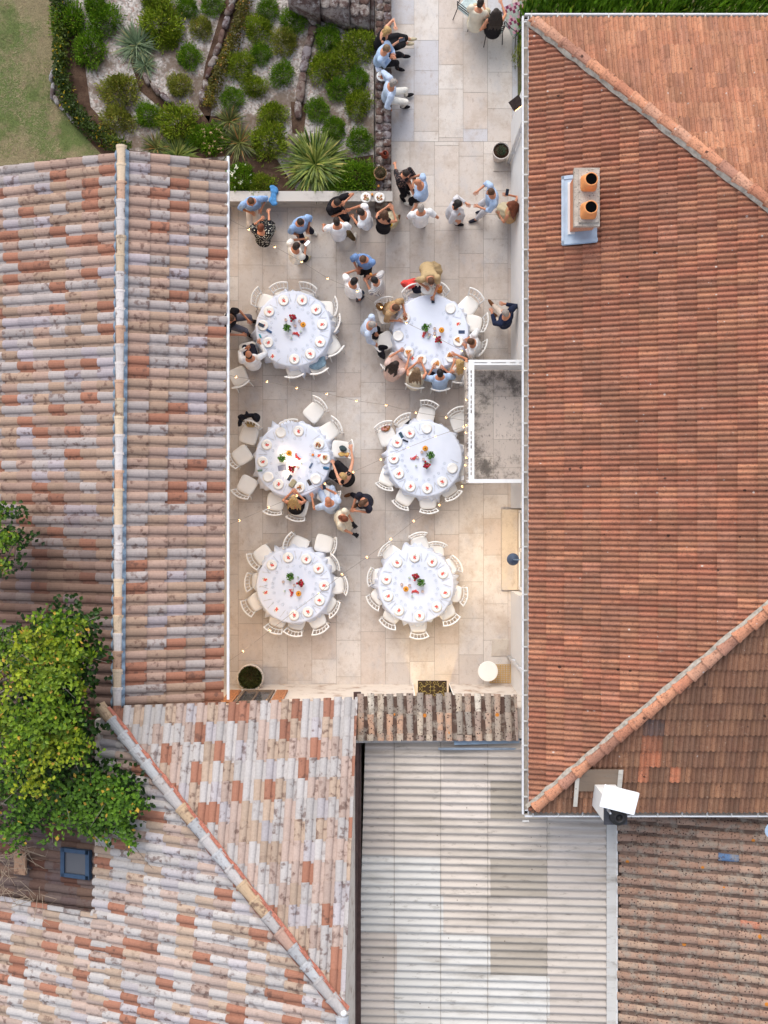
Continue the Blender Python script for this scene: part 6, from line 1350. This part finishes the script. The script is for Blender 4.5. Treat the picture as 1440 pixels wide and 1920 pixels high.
person('bald man in sky blue shirt embracing the woman in floral blouse', P5(468, 280), 165, 'stand', ('skyblue', 'short'), ('trousers', 'black'), ('bald', 'dark'), 6, R_=h(P5, 420, 235, 1.2), L_=h(P5, 400, 315, 1.15), fR=P5(470, 420), fL=P5(410, 465), skin='tan', shoe='white')
person('grey haired man in white T-shirt and jeans with hand on hip', P5(490, 490), 100, 'stand', ('white', 'short'), ('trousers', 'jeans'), ('short', 'grey'), 5, R_=h(P5, 610, 560, 1.0), L_=h(P5, 430, 500, 1.15), fR=P5(520, 640), fL=P5(495, 640), skin='tan', shoe='navy')
person('black haired woman in pale grey dress striding with one arm out', P5(810, 462), -4, 'stand', ('lightgrey', 'long'), ('dress', 'lightgrey'), ('bob', 'black'), 6, L_=h(P5, 868, 452, 1.1), R_=h(P5, 795, 560, 1.0), fR=P5(790, 628), fL=P5(770, 520), fem=True, shoe='black', s=.96)
person('man in sky blue shirt gesturing with both hands near the white wall', P5(1078, 362), 192, 'stand', ('skyblue', 'rolled'), ('trousers', 'lightgrey'), ('short', 'brown'), 6, R_=h(P5, 980, 345, 1.15), L_=h(P5, 985, 488, 1.1), fR=P5(1020, 520), fL=P5(960, 590), shoe='navy')
person('woman with long auburn hair filming with her phone against the white wall', P5(1245, 470), 150, 'stand', ('camel', 'vest'), ('dress', 'sand'), ('big', 'auburn'), 6, R_=h(P5, 1228, 385, 1.25), L_=h(P5, 1150, 550, 1.0), fem=True, fR=P5(1180, 500), fL=P5(1210, 580), shoe='sand', s=.95)
person('brown haired woman in black top with a yellow bag by the wall corner', P5(188, 545), 72, 'stand', ('black', 'vest'), ('dress', 'sand'), ('bob', 'brown'), 8, R_=h(P5, 258, 520, 1.15), L_=h(P5, 200, 490, 1.15), fR=P5(295, 596), fL=P5(170, 610), fem=True, shoe='brown', s=.95)
person('man in light blue shirt and beige trousers leaning on the planter wall', P4(230, 442), -72, 'sit', ('blue', 'rolled'), ('trousers', 'beige'), ('short', 'brown'), 8, R_=h(P4, 215, 530, .9), L_=h(P4, 320, 495, .9), seat=.56, kR=P4(220, 580), kL=P4(280, 570), fR=P4(235, 600), fL=P4(280, 590), skin='tan', shoe='sand')
person('auburn haired woman in black dress with white dots, hand raised', P4(312, 660), 72, 'stand', ('dots', 'rolled'), ('dress', 'dots'), ('short', 'auburn'), 6, R_=h(P4, 380, 515, 1.25), L_=h(P4, 300, 600, 1.2), fR=P4(380, 660), fL=P4(350, 660), fem=True, shoe='black', hyaw=-6, s=.96)
person('man in blue shirt and black trousers listening, watch on his wrist', P4(648, 618), -55, 'stand', ('blue', 'rolled'), ('trousers', 'darknavy'), ('short', 'dark'), 8, L_=h(P4, 712, 668, 1.0), R_=h(P4, 610, 720, .9), fR=P4(660, 768), fL=P4(735, 678), skin='tan', shoe='white')
person('man in white T-shirt looking at a glowing phone, drink in hand', P4(613, 815), 38, 'stand', ('offwhite', 'short'), ('trousers', 'black'), ('short', 'dark'), 6, R_=h(P4, 690, 815, 1.1), L_=h(P4, 665, 757, 1.15), fR=P4(680, 940), fL=P4(630, 950), skin='tan', shoe='sand')
person('man in black T-shirt scratching his forehead beside the planter wall', P4(958, 452), -48, 'sit', ('black', 'short'), ('trousers', 'black'), ('short', 'dark'), 12, L_=h(P4, 1030, 435, 1.28), R_=h(P4, 985, 540, 1.0), seat=.56, kR=P4(1000, 590), kL=P4(1030, 575), fR=P4(1010, 610), fL=P4(1030, 660), skin='tan', shoe='white')
person('dark haired person in white shirt leaning toward the man in black', P4(1150, 530), 168, 'stand', ('white', 'short'), ('trousers', 'darknavy'), ('short', 'dark'), 8, R_=h(P4, 1075, 500, 1.1), L_=h(P4, 1090, 580, 1.05), fR=P4(1165, 640), fL=P4(1180, 610), skin='tan', shoe='navy')
person('man in white T-shirt and olive trousers seen from behind mid step', P4(950, 605), 98, 'stand', ('white', 'short'), ('trousers', 'olive'), ('short', 'dark'), 6, L_=h(P4, 840, 645, .95), R_=h(P4, 1000, 610, 1.15), fR=P4(1100, 762), fL=P4(940, 755), skin='tan', shoe='white')
person('man in open blue shirt over a white tee, black trousers', P4(1172, 932), -108, 'stand', ('midblue', 'rolled'), ('trousers', 'black'), ('short', 'brown'), 6, R_=h(P4, 1120, 1005, 1.05), L_=h(P4, 1160, 1000, 1.0), fR=P4(1205, 1030), fL=P4(1230, 1030), skin='tan', shoe='black')
person('dark haired man in white T-shirt with a watch facing the pair', Z2(138, 268), 42, 'stand', ('white', 'short'), ('trousers', 'jeans'), ('short', 'black'), 6, L_=h(Z2, 135, 190, 1.15), R_=h(Z2, 172, 350, 1.0), skin='tan', shoe='navy')
person('dark haired woman in grey striped shirt holding an orange drink', Z2(285, 260), 160, 'stand', ('stripes', 'rolled'), ('trousers', 'lightgrey'), ('short', 'black'), 6, R_=h(Z2, 272, 225, 1.15), L_=h(Z2, 232, 285, 1.1), fR=Z2(350, 300), fL=Z2(320, 330), fem=True, shoe='sand', s=.97)
person('woman in loose tan dress leaning far over the table for a phone', Z2(712, 272), -82, 'stand', ('tan', 'short'), ('dress', 'tan'), ('short', 'brown'), 42, L_=h(Z2, 735, 375, .86), R_=h(Z2, 660, 305, 1.0), fR=Z2(690, 200), fL=Z2(750, 215), fem=True, shoe='sand', nod=5)
person('brown haired woman in camel cardigan eating at the crowded table', Z2(452, 470), -38, 'sit', ('camel', 'rolled'), ('trousers', 'beige'), ('short', 'brown'), 14, R_=h(Z2, 455, 565, T0), L_=h(Z2, 512, 490, T0), fem=True, shoe='sand', hyaw=6)
person('man in pale blue shirt standing behind an empty chair at the crowded table', Z2(275, 595), -12, 'stand', ('paleblue', 'long'), ('trousers', 'black'), ('short', 'grey'), 9, R_=h(Z2, 292, 742, .92), L_=h(Z2, 300, 650, .95), fR=Z2(300, 690), fL=Z2(320, 655), skin='tan', shoe='black', stance=.12)
person('dark haired woman in blush lace top seated at the crowded table', Z2(448, 892), 52, 'sit', ('lace', 'short'), ('dress', 'blush'), ('long', 'dark'), 12, L_=h(Z2, 470, 795, T0), R_=h(Z2, 545, 850, T0), fem=True, shoe='sand')
person('woman with dark blond long hair in ivory dress seated at the crowded table', Z2(605, 945), 78, 'sit', ('ivory', 'vest'), ('dress', 'ivory'), ('long', 'mouse'), 14, L_=h(Z2, 600, 885, T0), R_=h(Z2, 645, 885, T0), fem=True, shoe='sand')
person('black haired man in sky blue shirt eating at the crowded table', Z2(780, 955), 98, 'sit', ('skyblue', 'rolled'), ('trousers', 'darknavy'), ('short', 'black'), 14, L_=h(Z2, 720, 930, T0), R_=h(Z2, 820, 935, T0), skin='tan', shoe='black')
person('woman with blond ended long hair seated by the balcony corner', Z2(922, 880), 122, 'sit', ('beige', 'vest'), ('dress', 'ivory'), ('long', 'blond'), 12, L_=h(Z2, 880, 890, T0), R_=h(Z2, 905, 822, T0), fem=True, shoe='sand')
person('brown haired man in white shirt eating at the crowded table', Z2(1008, 722), 172, 'sit', ('white', 'long'), ('trousers', 'beige'), ('short', 'brown'), 12, L_=h(Z2, 975, 770, T0), R_=h(Z2, 1000, 690, T0), skin='tan', shoe='brown')
person('grey haired man in navy suit walking past the white wall', Z2(1268, 505), 142, 'stand', ('navy', 'long'), ('trousers', 'beige'), ('short', 'grey'), 6, R_=h(Z2, 1270, 440, 1.15), L_=h(Z2, 1170, 510, 1.1), fR=Z2(1165, 435), fL=Z2(1215, 545), shoe='brown')
person('man in black T-shirt and slate trousers seated half under the tiled eave', Z1(72, 600), -22, 'sit', ('black', 'short'), ('trousers', 'slate'), ('short', 'brown'), 10, L_=h(Z1, 225, 610, .72), R_=h(Z1, 160, 760, .74), kR=Z1(225, 730), kL=Z1(300, 590), skin='tan', shoe='black')
person('balding man in white shirt seated with one arm on the eave side table', Z1(238, 952), 100, 'sit', ('white', 'long'), ('trousers', 'darknavy'), ('fringe', 'dark'), 6, R_=h(Z1, 355, 850, T0), L_=h(Z1, 210, 890, 1.1), kR=Z1(270, 860), kL=Z1(190, 840), skin='tan', shoe='black')
person('blond woman in black dress seated at the candlelit table, arm on the next chair', Z3(1148, 885), 142, 'sit', ('black', 'vest'), ('dress', 'black'), ('short', 'blond'), 6, R_=h(Z3, 1228, 640, .95), L_=h(Z3, 1055, 780, .84), skin='fair', fem=True, shoe='black')
person('bald man in pale blue shirt seated looking at a phone', Z3(1005, 1125), 108, 'sit', ('paleblue', 'short'), ('trousers', 'paleblue'), ('bald', 'dark'), 10, R_=h(Z3, 985, 1010, .95), L_=h(Z3, 850, 1105, .8), skin='tan', shoe='white')
person('woman in strapless black top with golden long hair at the candlelit table', Z3(672, 1105), 86, 'sit', ('black', 'strapless'), ('dress', 'black'), ('long', 'blond'), 16, L_=h(Z3, 640, 1055, T0), R_=h(Z3, 715, 1060, T0), fem=True, skin='warm', shoe='black')
person('person in dark navy polo walking between the lower tables', Z3(1330, 1152), 215, 'stand', ('darknavy', 'short'), ('trousers', 'darknavy'), ('bun', 'brown'), 7, L_=h(Z3, 1285, 1225, 1.1), R_=h(Z3, 1240, 1190, 1.0), fR=Z3(1225, 1060), fL=Z3(1290, 1160), shoe='brown', s=.97)
wt = person('waitress in cream uniform with bun and black gloves, both hands out', Z3(1165, 1300), -18, 'stand', ('ivory', 'short'), ('dress', 'ivory'), ('bun', 'auburn'), 9, L_=h(Z3, 1245, 1340, 1.0), R_=h(Z3, 1250, 1448, 1.0), fR=Z3(1160, 1350), fL=Z3(1185, 1330), fem=True, shoe='white', s=.96)
# things in hands
def held(px, z, rz, label, screen=False):
    q = MB(); q.bbox((0, 0, 0), (.075, .15, .01), .004); q.mi = 1; q.add([(-.032, -.068, .0056), (.032, -.068, .0056), (.032, .068, .0056), (-.032, .068, .0056)], [(0, 1, 2, 3)])
    o = q.build('phone', [mat('phone_shell', S(40, 44, 54), .4, .4, 0), emit('lit_screen', (.95, .97, 1), 1.1) if screen else mat('dark_screen', S(34, 42, 58), .15, .6, 0)]); o.location = W(px[0], px[1], z); o.rotation_euler = (R(18), 0, R(rz)); tag(o, label, 'phone')
held(P3(330, 336), .95, -80, 'dark phone held by the blond woman on the stone wall')
held(P4(702, 792), 1.22, -50, 'phone with a bright screen held by the man in white T-shirt', True)
held(P5(1219, 362), 1.36, -8, 'dark phone raised by the woman against the white wall')
held(Z3(965, 988), 1.02, 10, 'dark phone held by the bald man at the candlelit table')
held(Z2(727, 410), .80, 5, 'blue phone under the hand of the leaning woman')
for p_, z, l in ((P4(695, 755), 1.2, 'iced coffee held by the man with the glowing phone'), (Z2(262, 223), 1.2, 'orange drink held by the woman in stripes')):
    o = dup(tumb0, W(*p_, z), 0, l); o['category'] = 'glass'; q = MB(); q.lathe([(0, .007), (.028, .007), (.034, .09), (0, .09)], 14); q.build('drink', mat('orange_drink', S(226, 150, 70), .2, .5, .05) if 'orange' in l else mat('coffee_drink', S(206, 176, 136), .3, .4, .05), o, True)
drape('handbag', P5(222, 648), .95, [(0, 0, .09, .04)], .1, S(200, 168, 60), 'yellow shoulder bag at the hip of the woman in the black top', 'bag', 20)
